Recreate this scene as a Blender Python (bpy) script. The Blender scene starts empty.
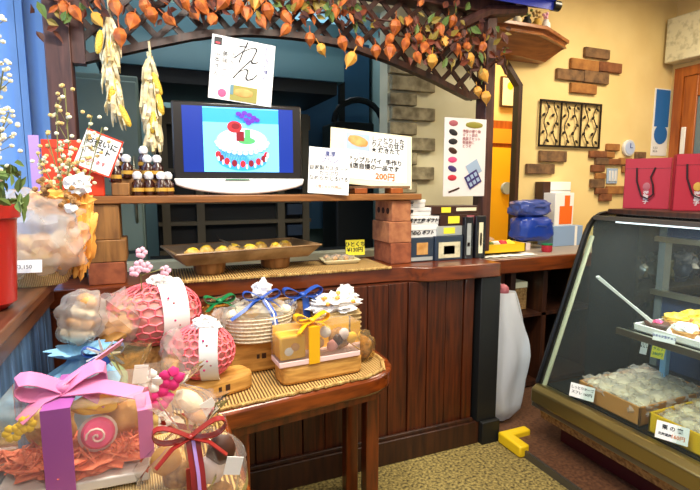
import bpy, bmesh, math, random
from mathutils import Vector, Matrix, Euler, noise
R = math.radians
random.seed(7)
scene = bpy.context.scene
COL = scene.collection

# ------------------------------------------------------------------ camera
CAM_H, FPX, PITCH, YAW = 1.45, 480.0, R(7.1), R(22.5)
cd = bpy.data.cameras.new('camera'); cam = bpy.data.objects.new('camera', cd); COL.objects.link(cam)
cam.location = (0, 0, CAM_H); cam.rotation_euler = (R(90) - PITCH, 0, -YAW)
cd.sensor_width = 36; cd.lens = FPX * 36 / 700; cd.clip_start = .02
scene.camera = cam
# ------------------------------------------------------------------ world and lights
w = bpy.data.worlds.new('world'); scene.world = w; w.use_nodes = True
w.node_tree.nodes['Background'].inputs[0].default_value = (.95, .93, 1.0, 1)
w.node_tree.nodes['Background'].inputs[1].default_value = .36
def area(name, loc, rot, sx, sy, power, color):
    l = bpy.data.lights.new(name, 'AREA'); l.shape = 'RECTANGLE'; l.size = sx; l.size_y = sy; l.energy = power; l.color = color
    o = bpy.data.objects.new(name, l); COL.objects.link(o); o.location = loc; o.rotation_euler = [R(a) for a in rot]
    return o
area('shop_ceiling_lamp', (.9, .9, 2.98), (0, 0, 0), .8, .8, 45, (1, .90, .74))
area('shop_ceiling_lamp', (3.2, 1.7, 2.98), (0, 0, 0), .9, .9, 42, (1, .86, .62))
area('shop_ceiling_lamp', (.2, -.9, 2.9), (25, 0, 0), 1.4, .8, 22, (1, .93, .82))
area('table_downlight', (.15, 1.25, 2.95), (0, 0, 0), .35, .35, 30, (1, .95, .86))
area('window_daylight', (-1.45, 1.9, 1.9), (0, -90, 0), 2.0, 2.6, 60, (.55, .76, 1))
area('kitchen_light', (.9, 4.85, 3.0), (0, 0, 0), 2.0, .35, 24, (.88, .95, 1))
area('kitchen_light', (.5, 3.35, 3.05), (12, 0, 0), 1.5, .25, 5, (.9, .96, 1))  # added fill without a fixture, brightens the hood front
area('side_room_lamp', (2.9, 3.5, 2.9), (0, 0, 0), .7, .4, 26, (1, .8, .5))
scene.cycles.transparent_max_bounces = 32
scene.view_settings.view_transform = 'Standard'; scene.view_settings.look = 'None'
scene.view_settings.gamma = 1; scene.view_settings.exposure = 0.5; scene.view_settings.use_curve_mapping = False

# ------------------------------------------------------------------ helpers
_fw = Vector((math.sin(YAW) * math.cos(PITCH), math.cos(YAW) * math.cos(PITCH), -math.sin(PITCH)))
_rt = Vector((math.cos(YAW), -math.sin(YAW), 0)); _up = _rt.cross(_fw)
def at(px, py, X=None, Y=None, Z=None):
    d = _fw + _rt * ((px - 350) / FPX) + _up * ((245 - py) / FPX)
    t = X / d.x if X is not None else Y / d.y if Y is not None else (Z - CAM_H) / d.z
    return Vector((0, 0, CAM_H)) + d * t

def srgb(c):
    if isinstance(c, str):
        c = [int(c[i:i + 2], 16) / 255 for i in (0, 2, 4)]
    return [x / 12.92 if x <= .04045 else ((x + .055) / 1.055) ** 2.4 for x in c] + [1]
MATS = {}
def mat(name, c, rough=.5, metal=0, c2=None, kind=None, scale=8, stretch=(1, 1, 1), bump=0, emit=0, alpha=None, trans=0, coat=0, lo=.35, hi=.65):
    m = bpy.data.materials.new(name); m.use_nodes = True; nt = m.node_tree; b = nt.nodes['Principled BSDF']
    b.inputs['Base Color'].default_value = srgb(c); b.inputs['Roughness'].default_value = rough; b.inputs['Metallic'].default_value = metal
    b.inputs['Coat Weight'].default_value = coat; b.inputs['Coat Roughness'].default_value = .15
    if trans: b.inputs['Transmission Weight'].default_value = trans
    if emit:
        b.inputs['Emission Color'].default_value = srgb(c); b.inputs['Emission Strength'].default_value = emit
    if kind:
        tc = nt.nodes.new('ShaderNodeTexCoord'); mp = nt.nodes.new('ShaderNodeMapping'); mp.inputs['Scale'].default_value = stretch
        nt.links.new(tc.outputs['Object'], mp.inputs[0])
        if kind == 'wood':
            t = nt.nodes.new('ShaderNodeTexNoise'); t.inputs['Scale'].default_value = scale; t.inputs['Detail'].default_value = 6; t.inputs['Distortion'].default_value = .4
            out = t.outputs['Fac']
        elif kind == 'noise':
            t = nt.nodes.new('ShaderNodeTexNoise'); t.inputs['Scale'].default_value = scale; t.inputs['Detail'].default_value = 5; out = t.outputs['Fac']
        elif kind == 'voronoi':
            t = nt.nodes.new('ShaderNodeTexVoronoi'); t.inputs['Scale'].default_value = scale; out = t.outputs['Distance']
        elif kind == 'wave':
            t = nt.nodes.new('ShaderNodeTexWave'); t.inputs['Scale'].default_value = scale; t.inputs['Distortion'].default_value = 1; t.bands_direction = 'X'; out = t.outputs['Fac']
        elif kind == 'checker':
            t = nt.nodes.new('ShaderNodeTexChecker'); t.inputs['Scale'].default_value = scale; out = t.outputs['Fac']
        nt.links.new(mp.outputs[0], t.inputs['Vector'])
        if c2:
            r = nt.nodes.new('ShaderNodeValToRGB'); r.color_ramp.elements[0].color = srgb(c2); r.color_ramp.elements[1].color = srgb(c)
            r.color_ramp.elements[0].position = lo; r.color_ramp.elements[1].position = hi
            nt.links.new(out, r.inputs[0]); nt.links.new(r.outputs[0], b.inputs['Base Color'])
        if bump:
            bn = nt.nodes.new('ShaderNodeBump'); bn.inputs['Strength'].default_value = bump; bn.inputs['Distance'].default_value = .004
            nt.links.new(out, bn.inputs['Height']); nt.links.new(bn.outputs[0], b.inputs['Normal'])
    if alpha is not None:
        b.inputs['Alpha'].default_value = alpha
    MATS[name] = m
    return m
def film(name, c, body=.12, gloss=.25, rough=.12):
    """clear plastic film: mostly transparent, a little milky, shiny"""
    m = bpy.data.materials.new(name); m.use_nodes = True; nt = m.node_tree; nt.nodes.clear()
    o = nt.nodes.new('ShaderNodeOutputMaterial'); t = nt.nodes.new('ShaderNodeBsdfTransparent'); t.inputs[0].default_value = srgb(c)
    g = nt.nodes.new('ShaderNodeBsdfGlossy'); g.inputs['Roughness'].default_value = rough
    d = nt.nodes.new('ShaderNodeBsdfDiffuse'); d.inputs[0].default_value = srgb(c)
    tl = nt.nodes.new('ShaderNodeBsdfTranslucent'); tl.inputs[0].default_value = srgb(c); dm = nt.nodes.new('ShaderNodeMixShader'); dm.inputs[0].default_value = .4
    nt.links.new(d.outputs[0], dm.inputs[1]); nt.links.new(tl.outputs[0], dm.inputs[2]); d = dm
    a = nt.nodes.new('ShaderNodeMixShader'); a.inputs[0].default_value = body; b = nt.nodes.new('ShaderNodeMixShader')
    lw = nt.nodes.new('ShaderNodeLayerWeight'); lw.inputs[0].default_value = gloss * .5
    nt.links.new(t.outputs[0], a.inputs[1]); nt.links.new(d.outputs[0], a.inputs[2])
    nt.links.new(lw.outputs['Fresnel'], b.inputs[0]); nt.links.new(a.outputs[0], b.inputs[1]); nt.links.new(g.outputs[0], b.inputs[2])
    nt.links.new(b.outputs[0], o.inputs[0]); MATS[name] = m
    return m

class MB:
    def __init__(s): s.bm = bmesh.new(); s.mi = 0; s.M = Matrix()
    def _add(s, geom_verts, M):
        bmesh.ops.transform(s.bm, matrix=s.M @ M, verts=geom_verts)
        fs = set(f for v in geom_verts for f in v.link_faces)
        for f in fs: f.material_index = s.mi
        return s
    def box(s, c, d, rot=(0, 0, 0)):
        r = bmesh.ops.create_cube(s.bm, size=1)
        return s._add(r['verts'], Matrix.Translation(c) @ Euler([R(a) for a in rot]).to_matrix().to_4x4() @ Matrix.Diagonal((*d, 1)))
    def b2(s, a, b):   # box from two corners
        return s.box([(a[i] + b[i]) / 2 for i in range(3)], [abs(b[i] - a[i]) for i in range(3)])
    def cyl(s, c, r, h, r2=None, rot=(0, 0, 0), seg=20):
        q = bmesh.ops.create_cone(s.bm, cap_ends=True, segments=seg, radius1=r, radius2=r if r2 is None else r2, depth=h)
        return s._add(q['verts'], Matrix.Translation(c) @ Euler([R(a) for a in rot]).to_matrix().to_4x4())
    def ell(s, c, d, rot=(0, 0, 0), sub=2, jit=0, js=20, sq=1):
        q = bmesh.ops.create_icosphere(s.bm, subdivisions=sub, radius=1)
        if sq != 1:
            for v in q['verts']: v.co = Vector([math.copysign(abs(k) ** sq, k) for k in v.co])
        if jit:
            o = Vector((random.random() * 9, random.random() * 9, 0))
            for v in q['verts']: v.co *= 1 + jit * noise.noise(v.co * js / 10 + o)
        return s._add(q['verts'], Matrix.Translation(c) @ Euler([R(a) for a in rot]).to_matrix().to_4x4() @ Matrix.Diagonal((*d, 1)))
    def lathe(s, prof, c=(0, 0, 0), seg=24, rot=(0, 0, 0), sc=(1, 1, 1)):
        vs = []; rings = []
        for r, z in prof:
            ring = [s.bm.verts.new((r * math.cos(2 * math.pi * i / seg), r * math.sin(2 * math.pi * i / seg), z)) for i in range(seg)]
            rings.append(ring); vs += ring
        for a, b in zip(rings, rings[1:]):
            for i in range(seg): s.bm.faces.new((a[i], a[(i + 1) % seg], b[(i + 1) % seg], b[i]))
        if prof[0][0] > 1e-4: s.bm.faces.new(rings[0][::-1])
        if prof[-1][0] > 1e-4: s.bm.faces.new(rings[-1])
        return s._add(vs, Matrix.Translation(c) @ Euler([R(a) for a in rot]).to_matrix().to_4x4() @ Matrix.Diagonal((*sc, 1)))
    def tube(s, pts, r, seg=6, caps=True):
        pts = [Vector(p) for p in pts]; n = len(pts); vs = []; rings = []; prev = None
        for i, p in enumerate(pts):
            t = (pts[min(i + 1, n - 1)] - pts[max(i - 1, 0)]).normalized()
            if prev is None:
                a = Vector((0, 0, 1)) if abs(t.z) < .9 else Vector((1, 0, 0)); prev = t.cross(a).normalized()
            u = (prev - t * prev.dot(t)).normalized(); prev = u; v = t.cross(u)
            rr = r[i] if isinstance(r, (list, tuple)) else r
            ring = [s.bm.verts.new(p + (u * math.cos(2 * math.pi * k / seg) + v * math.sin(2 * math.pi * k / seg)) * rr) for k in range(seg)]
            rings.append(ring); vs += ring
        for a, b in zip(rings, rings[1:]):
            for k in range(seg): s.bm.faces.new((a[k], a[(k + 1) % seg], b[(k + 1) % seg], b[k]))
        if caps: s.bm.faces.new(rings[0][::-1]); s.bm.faces.new(rings[-1])
        return s._add(vs, Matrix())
    def ribbon(s, pts, w, wdir=(0, 0, 1), th=.0015):
        wd = Vector(wdir); vs = []; secs = []
        for i, p in enumerate(pts):
            p = Vector(p); t = (Vector(pts[min(i + 1, len(pts) - 1)]) - Vector(pts[max(i - 1, 0)])).normalized()
            a = (wd - t * wd.dot(t))
            a = a.normalized() if a.length > 1e-4 else Vector((1, 0, 0)); nn = t.cross(a) * th
            ww = w[i] if isinstance(w, (list, tuple)) else w
            q = [s.bm.verts.new(p + a * ww / 2 + nn), s.bm.verts.new(p - a * ww / 2 + nn), s.bm.verts.new(p - a * ww / 2 - nn), s.bm.verts.new(p + a * ww / 2 - nn)]
            secs.append(q); vs += q
        for a, b in zip(secs, secs[1:]):
            for k in range(4): s.bm.faces.new((a[k], a[(k + 1) % 4], b[(k + 1) % 4], b[k]))
        s.bm.faces.new(secs[0][::-1]); s.bm.faces.new(secs[-1])
        return s._add(vs, Matrix())
    def prism(s, out, z0, z1, M=Matrix()):   # outline in xy, extruded in z
        a = [s.bm.verts.new((x, y, z0)) for x, y in out]; b = [s.bm.verts.new((x, y, z1)) for x, y in out]; n = len(out)
        for i in range(n): s.bm.faces.new((a[i], a[(i + 1) % n], b[(i + 1) % n], b[i]))
        s.bm.faces.new(a[::-1]); s.bm.faces.new(b)
        return s._add(a + b, M)
    def face(s, pts):
        v = [s.bm.verts.new(p) for p in pts]; s.bm.faces.new(v); return s._add(v, Matrix())
    def grid(s, nu, nv, f, closed=False):
        g = [[s.bm.verts.new(f(i / nu, j / nv)) for i in range(nu if closed else nu + 1)] for j in range(nv + 1)]
        m = len(g[0])
        for j in range(nv):
            for i in range(nu):
                s.bm.faces.new((g[j][i], g[j][(i + 1) % m], g[j + 1][(i + 1) % m], g[j + 1][i]))
        return s._add([v for r in g for v in r], Matrix())
    def build(s, name, m, parent=None, loc=(0, 0, 0), rz=0, smooth=True, bevel=0, angle=35, solid=0):
        bmesh.ops.recalc_face_normals(s.bm, faces=s.bm.faces)
        me = bpy.data.meshes.new(name)
        for f in s.bm.faces: f.smooth = smooth
        for e in s.bm.edges:
            if len(e.link_faces) == 2 and e.calc_face_angle(0) > R(angle): e.smooth = False
        s.bm.to_mesh(me); s.bm.free()
        for x in (m if isinstance(m, (list, tuple)) else [m]): me.materials.append(MATS[x] if isinstance(x, str) else x)
        o = bpy.data.objects.new(name, me); COL.objects.link(o); o.location = loc; o.rotation_euler = (0, 0, R(rz))
        if parent: o.parent = parent
        if solid:
            q = o.modifiers.new('solid', 'SOLIDIFY'); q.thickness = solid
        if bevel:
            q = o.modifiers.new('bevel', 'BEVEL'); q.width = bevel; q.segments = 2; q.limit_method = 'ANGLE'; q.angle_limit = R(40)
        return o
def tag(o, label, cat, group=None, kind=None):
    o['label'] = label; o['category'] = cat
    if group: o['group'] = group
    if kind: o['kind'] = kind
    return o
def thing(name, label, cat, loc=(0, 0, 0), rz=0, group=None):
    o = bpy.data.objects.new(name, None); COL.objects.link(o); o.empty_display_size = .05
    o.location = loc; o.rotation_euler = (0, 0, R(rz)); return tag(o, label, cat, group)
def struct(name, mb, m, **k):
    o = mb.build(name, m, **k); o['kind'] = 'structure'; return o
def dup(root, loc, rz=0, label=None, cat=None, group=None):
    r = root.copy(); COL.objects.link(r); r.location = loc; r.rotation_euler = (0, 0, R(rz))
    if label: r['label'] = label
    if group: r['group'] = group
    for ch in root.children:
        c = ch.copy(); COL.objects.link(c); c.parent = r
        for g in ch.children:
            d = g.copy(); COL.objects.link(d); d.parent = c
    return r
FONT = None
def lettering(name, txt, size, m, parent, loc, rot=(90, 0, 0), align='LEFT', space=1.0, shear=0, weight=0.0):
    cu = bpy.data.curves.new(name, 'FONT'); cu.body = txt; cu.size = size; cu.align_x = align; cu.space_line = space; cu.extrude = .0004; cu.shear = shear; cu.offset = weight
    cu.resolution_u = 2
    t = bpy.data.objects.new('tmp', cu); COL.objects.link(t)
    me = bpy.data.meshes.new_from_object(t); bpy.data.objects.remove(t); bpy.data.curves.remove(cu)
    me.materials.clear(); me.materials.append(MATS[m])
    o = bpy.data.objects.new(name, me); COL.objects.link(o); o.parent = parent; o.location = loc; o.rotation_euler = [R(a) for a in rot]
    return o
def rr(w, d, r, n=5):   # rounded rectangle outline
    p = []
    for cx, cy, a0 in ((w / 2 - r, d / 2 - r, 0), (-w / 2 + r, d / 2 - r, 90), (-w / 2 + r, -d / 2 + r, 180), (w / 2 - r, -d / 2 + r, 270)):
        for k in range(n + 1):
            a = R(a0 + 90 * k / n); p.append((cx + r * math.cos(a), cy + r * math.sin(a)))
    return p

# ------------------------------------------------------------------ materials
mat('cream_wall', 'EACF8E', .75, c2='E2C482', kind='noise', scale=2.5)
mat('pale_plaster', 'D6CFAE', .8, c2='C9C19C', kind='noise', scale=3)
mat('wall_daylight_blue', '86A6CE', .5)  # blue window daylight put into the wall colour
mat('ceiling_white', 'E6DDC6', .8)
mat('carpet', 'A28E50', .95, c2='3C3016', kind='noise', scale=70, bump=.9, lo=.34, hi=.64)
mat('brown_step', '6E4A32', .5, c2='4A2E20', kind='noise', scale=60)
mat('red_trim', '4A0F14', .4)
mat('dark_wood', '42210F', .45, c2='28120A', kind='wood', scale=6, stretch=(6, 6, .5))
mat('post_wood', '57332A', .5, c2='3A1E19', kind='wood', scale=8, stretch=(5, 5, .6))
mat('panel_wood', '5A2406', .42, c2='331203', kind='wood', scale=7, stretch=(9, 6, .5), bump=.1, coat=.08)
mat('counter_wood', '7A360F', .3, c2='4E1F06', kind='wood', scale=5, stretch=(.8, 8, 6), coat=.4)
mat('table_wood', '8C3E0E', .25, c2='602606', kind='wood', scale=5, stretch=(1, 8, 8), coat=.5)
mat('table_leg_wood', '783008', .3, c2='4C1C05', kind='wood', scale=5, stretch=(8, 8, .8), coat=.4)
mat('shelf_wood', '9A6330', .45, c2='70431C', kind='wood', scale=6, stretch=(.8, 7, 7))
mat('orange_wood', 'A85A1E', .4, c2='8A4314', kind='wood', scale=5, stretch=(5, 5, .6))
mat('cornice_wood', 'A0602C', .4, c2='7C431C', kind='wood', scale=5, stretch=(.8, 6, 6), coat=.3)
mat('log_wood', 'DCA652', .7, c2='B98238', kind='wood', scale=9, stretch=(1.2, 7, 7), bump=.3)
mat('cork', 'B98A50', .85, c2='7A5228', kind='noise', scale=60, bump=.6)
mat('terracotta', '9C5634', .85, c2='7C3F26', kind='noise', scale=25, bump=.4)
mat('terracotta_pale', 'B4764C', .85, c2='96593A', kind='noise', scale=25, bump=.4)
mat('brick_hole', '3A1E16', .9)
mat('old_brick', '85623F', .9, c2='5B432E', kind='noise', scale=18, bump=.5)
mat('brown_brick', '8A5530', .9, c2='6A3C20', kind='noise', scale=18, bump=.5)
mat('tan_brick', 'A97238', .9, c2='8C5A2B', kind='noise', scale=18, bump=.5)
mat('stone', 'A39878', .9, c2='6A6048', kind='noise', scale=14, bump=.6)
mat('rattan', 'D8B06A', .7, c2='6A4820', kind='wave', scale=26, bump=.9, lo=.2, hi=.8)
mat('rattan_edge', 'D2AE6A', .7, c2='8F6830', kind='noise', scale=50, bump=.5)
mat('wicker', 'E2C68C', .6, c2='B8935A', kind='wave', scale=60, stretch=(1, 1, 2), bump=.8)
mat('white_wicker', 'F2E8D0', .6, c2='D4C29C', kind='noise', scale=90, bump=.7)
mat('black_plastic', '0C0C0D', .3)
mat('bronze_bezel', '1C1611', .3, coat=.15)
mat('white_plastic', 'DEDCD8', .25, coat=.5)
mat('black_metal', '14120F', .4, metal=.6)
mat('iron', '2A231B', .5, metal=.5)
mat('steel', 'A8A48F', .28, metal=.95)
mat('steel_dark', '6A665E', .35, metal=.7)
mat('gold_steel', '94824E', .32, metal=.85)
mat('paper', 'ECEAE6', .7)
mat('paper_warm', 'EFE3BE', .7)
mat('paper_yellow', 'F2E63A', .6)
mat('ink', '17171C', .6)
mat('ink_orange', 'D06A1E', .6)
mat('ink_red', 'C22A3A', .6)
mat('ink_blue', '34408C', .6)
mat('screen_navy', '0C2A84', .3, emit=.4)
mat('screen_blue', '6CC4EE', .3, emit=.75)
mat('screen_deep', '2E8CDC', .3, emit=.7)
mat('screen_white', 'C4E8F4', .3, emit=.75)
mat('screen_icing', '7DB6DE', .3, emit=.6)
mat('screen_red', 'B8262C', .3, emit=.6)
mat('screen_dkred', '7A1420', .3, emit=.5)
mat('screen_purple', '5A2A9C', .3, emit=.6)
mat('screen_green', '4C9A5C', .3, emit=.6)
mat('screen_pink', 'D8C8D8', .3, emit=.7)
mat('tray_brown', '9A7850', .4, c2='70512E', kind='noise', scale=12)
mat('bamboo_pot', '9A6A34', .6, c2='6F4820', kind='wood', scale=8, stretch=(5, 5, .6))
mat('pastry', 'E8C878', .7, c2='C8923E', kind='noise', scale=40, bump=.5)
mat('bread', 'D9A762', .7, c2='B67B36', kind='noise', scale=18, bump=.3)
mat('cream_puff', 'E9DCC0', .6)
mat('choc', '4A2614', .5)
mat('cookie_pink', 'D84A78', .6)
mat('pink_net', 'F0707C', .5)
mat('pink_cloth', 'E8A8A0', .8, c2='C47A70', kind='noise', scale=14)
mat('pale_pink', 'F2D2CC', .6)
mat('pink_shred', 'F2906C', .7, c2='D8623E', kind='noise', scale=60)
mat('pink_ribbon', 'E084B0', .3, alpha=.85)
mat('purple_ribbon', 'A85AA4', .3, alpha=.9)
mat('red_ribbon', '8C1C16', .35)
mat('blue_ribbon', '2450A8', .4)
mat('white_ribbon', 'E8E8EC', .4)
mat('yellow_ribbon', 'F0B414', .4)
mat('green_ribbon', '0E7A42', .4)
mat('yellow_paper', 'EAB424', .6)
mat('orange_paper', 'F2AC4C', .6)
mat('white_fabric', 'F0ECE8', .7)
mat('light_blue', '8CC4EC', .5)
mat('leaf_green', '5E7434', .65)
mat('leaf_dark', '26301A', .5)
mat('leaf_rust', '7A3618', .6, c2='4E2412', kind='noise', scale=20)
mat('leaf_olive', '8A7428', .6)
mat('leaf_brown', '4A2416', .6)
mat('leaf_gold', 'B8862A', .6)
mat('lantern_orange', 'CE742E', .55, c2='9A4418', kind='noise', scale=30)
mat('lantern_gold', 'DFA040', .55)
mat('corn_yellow', 'EFCB4A', .5, c2='D8A830', kind='voronoi', scale=150, bump=.6)
mat('husk', 'EADFBA', .8, c2='C4AC78', kind='noise', scale=30)
mat('dried_cream', 'E4DCBA', .8)
mat('dried_gold', 'D0B070', .8)
mat('stem_green', '7C7A40', .7)
mat('pot_red', 'A81C16', .35, coat=.4)
mat('card_red', 'E03A14', .5)
mat('lilac', 'B48CD0', .6)
mat('bottle_brown', '3A1810', .2, coat=.6)
mat('cap_white', 'E8E8EC', .4)
mat('label_gold', 'C89C3C', .5)
mat('bag_red', 'AE1C30', .55)
mat('cord', '2A0A12', .7)
mat('silver_print', 'D8C8C4', .4)
mat('blue_bundle', '1A3C9C', .35, coat=.3)
mat('blue_bundle_light', '3A4E98', .3, coat=.4)
mat('awning_blue', '2A3AB0', .5)
mat('box_black', '16161C', .3, coat=.4)
mat('box_navy', '2C3848', .3)
mat('box_brown', '3E2218', .4)
mat('box_silver', 'A8ACA8', .3)
mat('box_lightblue', '8AA4C8', .5)
mat('print_orange', 'EC6A1C', .5)
mat('poster_white', 'E6DFDC', .4)
mat('poster_purple', '3A2C68', .5)
mat('poster_olive', '8C8430', .5)
mat('poster_bluegrey', '9CB0C8', .5)
mat('poster_rose', 'A85A62', .5)
mat('poster_blue', '2468AC', .5)
mat('hood_teal', '547C88', .5)
mat('kitchen_blue', '3E6C92', .6)
mat('kitchen_wall', '8CA8A4', .7)
mat('kitchen_dark', '0A0C0D', .6)
mat('kitchen_shelf', '564C3A', .5)
mat('fridge', '7C8E84', .4)
mat('orange_panel', 'E89A28', .5)
mat('yellow_panel', 'F0BC20', .5)
mat('clock_glass', 'B8C4E0', .3)
mat('guard_yellow', 'F0C818', .5)
mat('pebble_cover', 'D8D0AC', .7, c2='B4AC88', kind='noise', scale=22, lo=.3, hi=.5)
mat('seal', 'B8B494', .6)
mat('rear_top', '9A8C7C', .4)
mat('door_glass', '5C7078', .15, coat=.5)
mat('bench_daylight_blue', '4C6C94', .5, c2='22384F', kind='wood', scale=6, stretch=(4, 4, .4))  # blue of the boards imitates daylight from the window
mat('bench_wood', '6B4228', .35, c2='44281A', kind='wood', scale=6, stretch=(6, .6, 6), coat=.3)
mat('tray_white', 'E0DCD4', .4)
mat('tray_yellow', 'E8B812', .5)
mat('tray_wood', 'C08444', .5)
mat('case_dark', '101312', .35)
mat('case_back', '223450', .3)
mat('case_inner', '5A6260', .4)
mat('plate_cream', 'E0D4A8', .4)
mat('custard', 'F0D040', .5, c2='D8A820', kind='noise', scale=40)
mat('pink_flower', 'F0B8CC', .6)
mat('magenta_flower', 'D82878', .6)
mat('yellow_flower', 'F4CC1C', .6)
mat('tube_light', 'F4F8FF', .4, emit=1.3)
mat('lace', 'C8DCF4', .8)
film('cellophane', 'FFFCF8', .11, .26, .12)
film('cellophane_gold', 'F8E8B8', .12, .24)
film('milky_plastic', 'F4F8FF', .78, .3, .25)
film('packet_film', 'FDFAF6', .26, .26, .22)
film('case_glass', 'F2F8F6', .015, .08, .02)
film('net_lace', 'CFE2FA', .5, .05, .5)

YW = 3.0      # decorated wall behind the counter
# ------------------------------------------------------------------ structure
struct('floor', MB().b2((-1, -2.2, -.08), (4.4, 5.2, 0)), 'carpet')
struct('ceiling', MB().b2((-1, -2.2, 3.12), (4.5, 5.2, 3.2)), 'ceiling_white')
XL = -.80
b = MB()                                        # left wall with the big window opening
b.b2((XL - .1, -2.2, 0), (XL, 5.2, .55)); b.b2((XL - .1, -2.2, 2.75), (XL, 5.2, 3.12)); b.b2((XL - .1, -2.2, .55), (XL, .6, 2.75)); b.b2((XL - .1, 3.3, .55), (XL, 5.2, 2.75))
struct('wall_left', b, 'wall_daylight_blue')
b = MB()
for y in (.6, 1.5, 2.4, 3.25): b.b2((XL - .07, y, .55), (XL + .02, y + .05, 2.75))
for z in (.55, 2.70): b.b2((XL - .07, .6, z), (XL + .02, 3.3, z + .05))
wf = struct('window_1', b, 'white_plastic')
c = MB().grid(60, 2, lambda u, v: (XL + .035 + .012 * math.sin(u * 150), .65 + u * 2.6, .62 + v * 2.1)).build('lace_curtain', 'net_lace')
tag(c, 'sheer pale blue lace curtain over the left window', 'curtain')
# back wall with kitchen opening, then plaster, doorway and decorated stretch
kx0, kx1 = at(78, 150, Y=YW).x, at(387, 150, Y=YW).x
dx0, dx1 = at(491, 120, Y=YW).x, at(516, 120, Y=YW).x
XC = 4.35
b = MB(); b.b2((XL, YW, 0), (kx0, YW + .12, 3.12))
struct('wall_back_left', b, 'wall_daylight_blue')
b = MB()
for px in (19, 27, 46): 
    x = at(px, 100, Y=YW - .02).x; b.b2((x - .02, YW - .035, .0), (x + .012, YW, 3.1))
struct('trim_1', b, 'wall_daylight_blue')
b = MB(); b.b2((kx0, YW, 0), (kx1, YW + .12, 1.0)); b.b2((kx0, YW, 2.62), (kx1, YW + .12, 3.12)); b.b2((kx1, YW, 0), (dx0, YW + .12, 3.12))
struct('wall_back_middle', b, 'pale_plaster')
ztop = at(505, 68, Y=YW).z
dx1 += .005
b = MB(); b.b2((dx1, YW, 0), (XC, YW + .04, 3.12)); b.b2((dx0, YW, ztop + .08), (dx1, YW + .04, 3.12)); b.b2((dx0, YW, 0), (dx1, YW + .04, .9))
b.prism([(dx1 - .17, ztop + .09), (dx1 + .01, ztop + .09), (dx1 + .01, ztop - .1)], -YW - .04, -YW, Matrix.Rotation(R(90), 4, 'X'))
struct('wall_back_right', b, 'cream_wall')
# dark frame round the small arched opening
b = MB()
b.b2((dx1 - .005, YW - .02, .99), (dx1 + .03, YW + .042, ztop - .12))
b.box((dx1 - .065, YW + .011, ztop - .03), (.035, .06, .26), (0, -42, 0))
b.b2((dx0 - .02, YW - .02, ztop + .045), (dx1 - .14, YW + .042, ztop + .08))
struct('trim_2', b, 'dark_wood')
struct('wall_right', MB().b2((XC, -2.2, 0), (XC + .1, 5.2, 3.12)), 'cream_wall')
struct('wall_kitchen_back', MB().b2((XL, 5.1, 0), (2.28, 5.2, 3.12)), 'kitchen_wall')
struct('wall_kitchen_side', MB().b2((dx0 - .16, YW + .12, 0), (dx0 - .08, 5.1, 3.12)), 'kitchen_wall')
struct('wall_side_room', MB().b2((dx0 - .08, 4.1, 0), (XC, 4.2, 3.12)), 'cream_wall')
# raised brown platform in front of the case
b = MB(); b.b2((1.80, -.6, 0), (3.9, 2.95, .035)); struct('floor_platform', b, 'brown_step')
struct('trim_3', MB().b2((1.787, -.6, 0), (1.80, 2.02, .040)), 'steel_dark')

# door on the right wall
d = thing('door', 'orange-brown wooden door with grey glass panes at far right', 'door', (XC, 2.2, 0))
b = MB(); b.b2((-.05, .66, 0), (.0, .74, 2.46)); b.b2((-.05, -.4, 2.38), (0, .66, 2.46)); b.b2((-.05, -.48, 0), (0, -.4, 2.46)); b.build('door_frame', 'orange_wood', d)
b = MB(); b.b2((-.04, .54, .02), (-.005, .66, 2.38)); b.b2((-.04, -.4, .02), (-.005, -.28, 2.38))
for z0, z1 in ((.02, .4), (1.55, 1.66), (2.2, 2.38)): b.b2((-.04, -.28, z0), (-.005, .54, z1))
b.build('door_panel', 'orange_wood', d, bevel=.006)
MB().b2((-.026, -.28, .4), (-.016, .54, 1.55)).build('lower_pane', 'door_glass', d); MB().b2((-.026, -.28, 1.66), (-.016, .54, 2.2)).build('upper_pane', 'door_glass', d)
b = MB(); b.b2((-.052, .605, 1.72), (-.04, .645, 1.95)); b.build('latch_plate', 'white_plastic', d, bevel=.004)
d['kind'] = 'structure'; d.name = 'door_1'

# ------------------------------------------------------------------ kitchen seen through the opening
h = thing('exhaust_hood', 'blue-grey metal extractor hood above the dark kitchen', 'extractor hood', (0, 0, 0))
p1, p2 = at(128, 22, Y=3.8), at(386, 60, Y=3.8)
b = MB(); b.prism([(3.75, 2.28), (3.75, 2.72), (4.7, 2.9), (4.7, 2.28)], -.3, 1.5, Matrix(((0, 0, 1, 0), (1, 0, 0, 0), (0, 1, 0, 0), (0, 0, 0, 1))))
b.build('hood_body', 'hood_teal', h)
MB().b2((-.28, 3.78, 2.18), (1.45, 4.68, 2.30)).build('filter_band', 'kitchen_dark', h)
f = thing('refrigerator', 'grey-green tall kitchen refrigerator at the left of the opening', 'refrigerator', (-.28, 3.6, 0))
MB().b2((-.25, 0, 0), (.24, .6, 2.17)).build('refrigerator_body', 'fridge', f, bevel=.01)
MB().b2((-.24, -.03, 1.0), (.23, -.003, 2.13)).build('refrigerator_door', 'fridge', f, bevel=.01)
MB().tube([(.19, -.035, 1.2), (.19, -.06, 1.24), (.19, -.06, 1.6), (.19, -.035, 1.64)], .01).build('handle', 'steel', f)
o = thing('oven_rack', 'tall dark baking oven and rack in the kitchen behind the screen', 'oven', (.05, 4.0, 0))
MB().b2((0, .1, 0), (1.25, .65, 2.05)).build('oven_body', 'kitchen_dark', o, bevel=.01)
b = MB()
for x in (.06, .32, .98, 1.2): b.b2((x - .03, .02, 0), (x + .03, .095, 2.05))
b.build('upright', 'kitchen_shelf', o)
b = MB()
for z in (.9, 1.13, 1.3, 1.55, 1.92): b.b2((0, .03, z), (1.25, .095, z + (.03 if z < 1.9 else .12)))
b.build('crossbar', 'kitchen_shelf', o)
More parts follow.
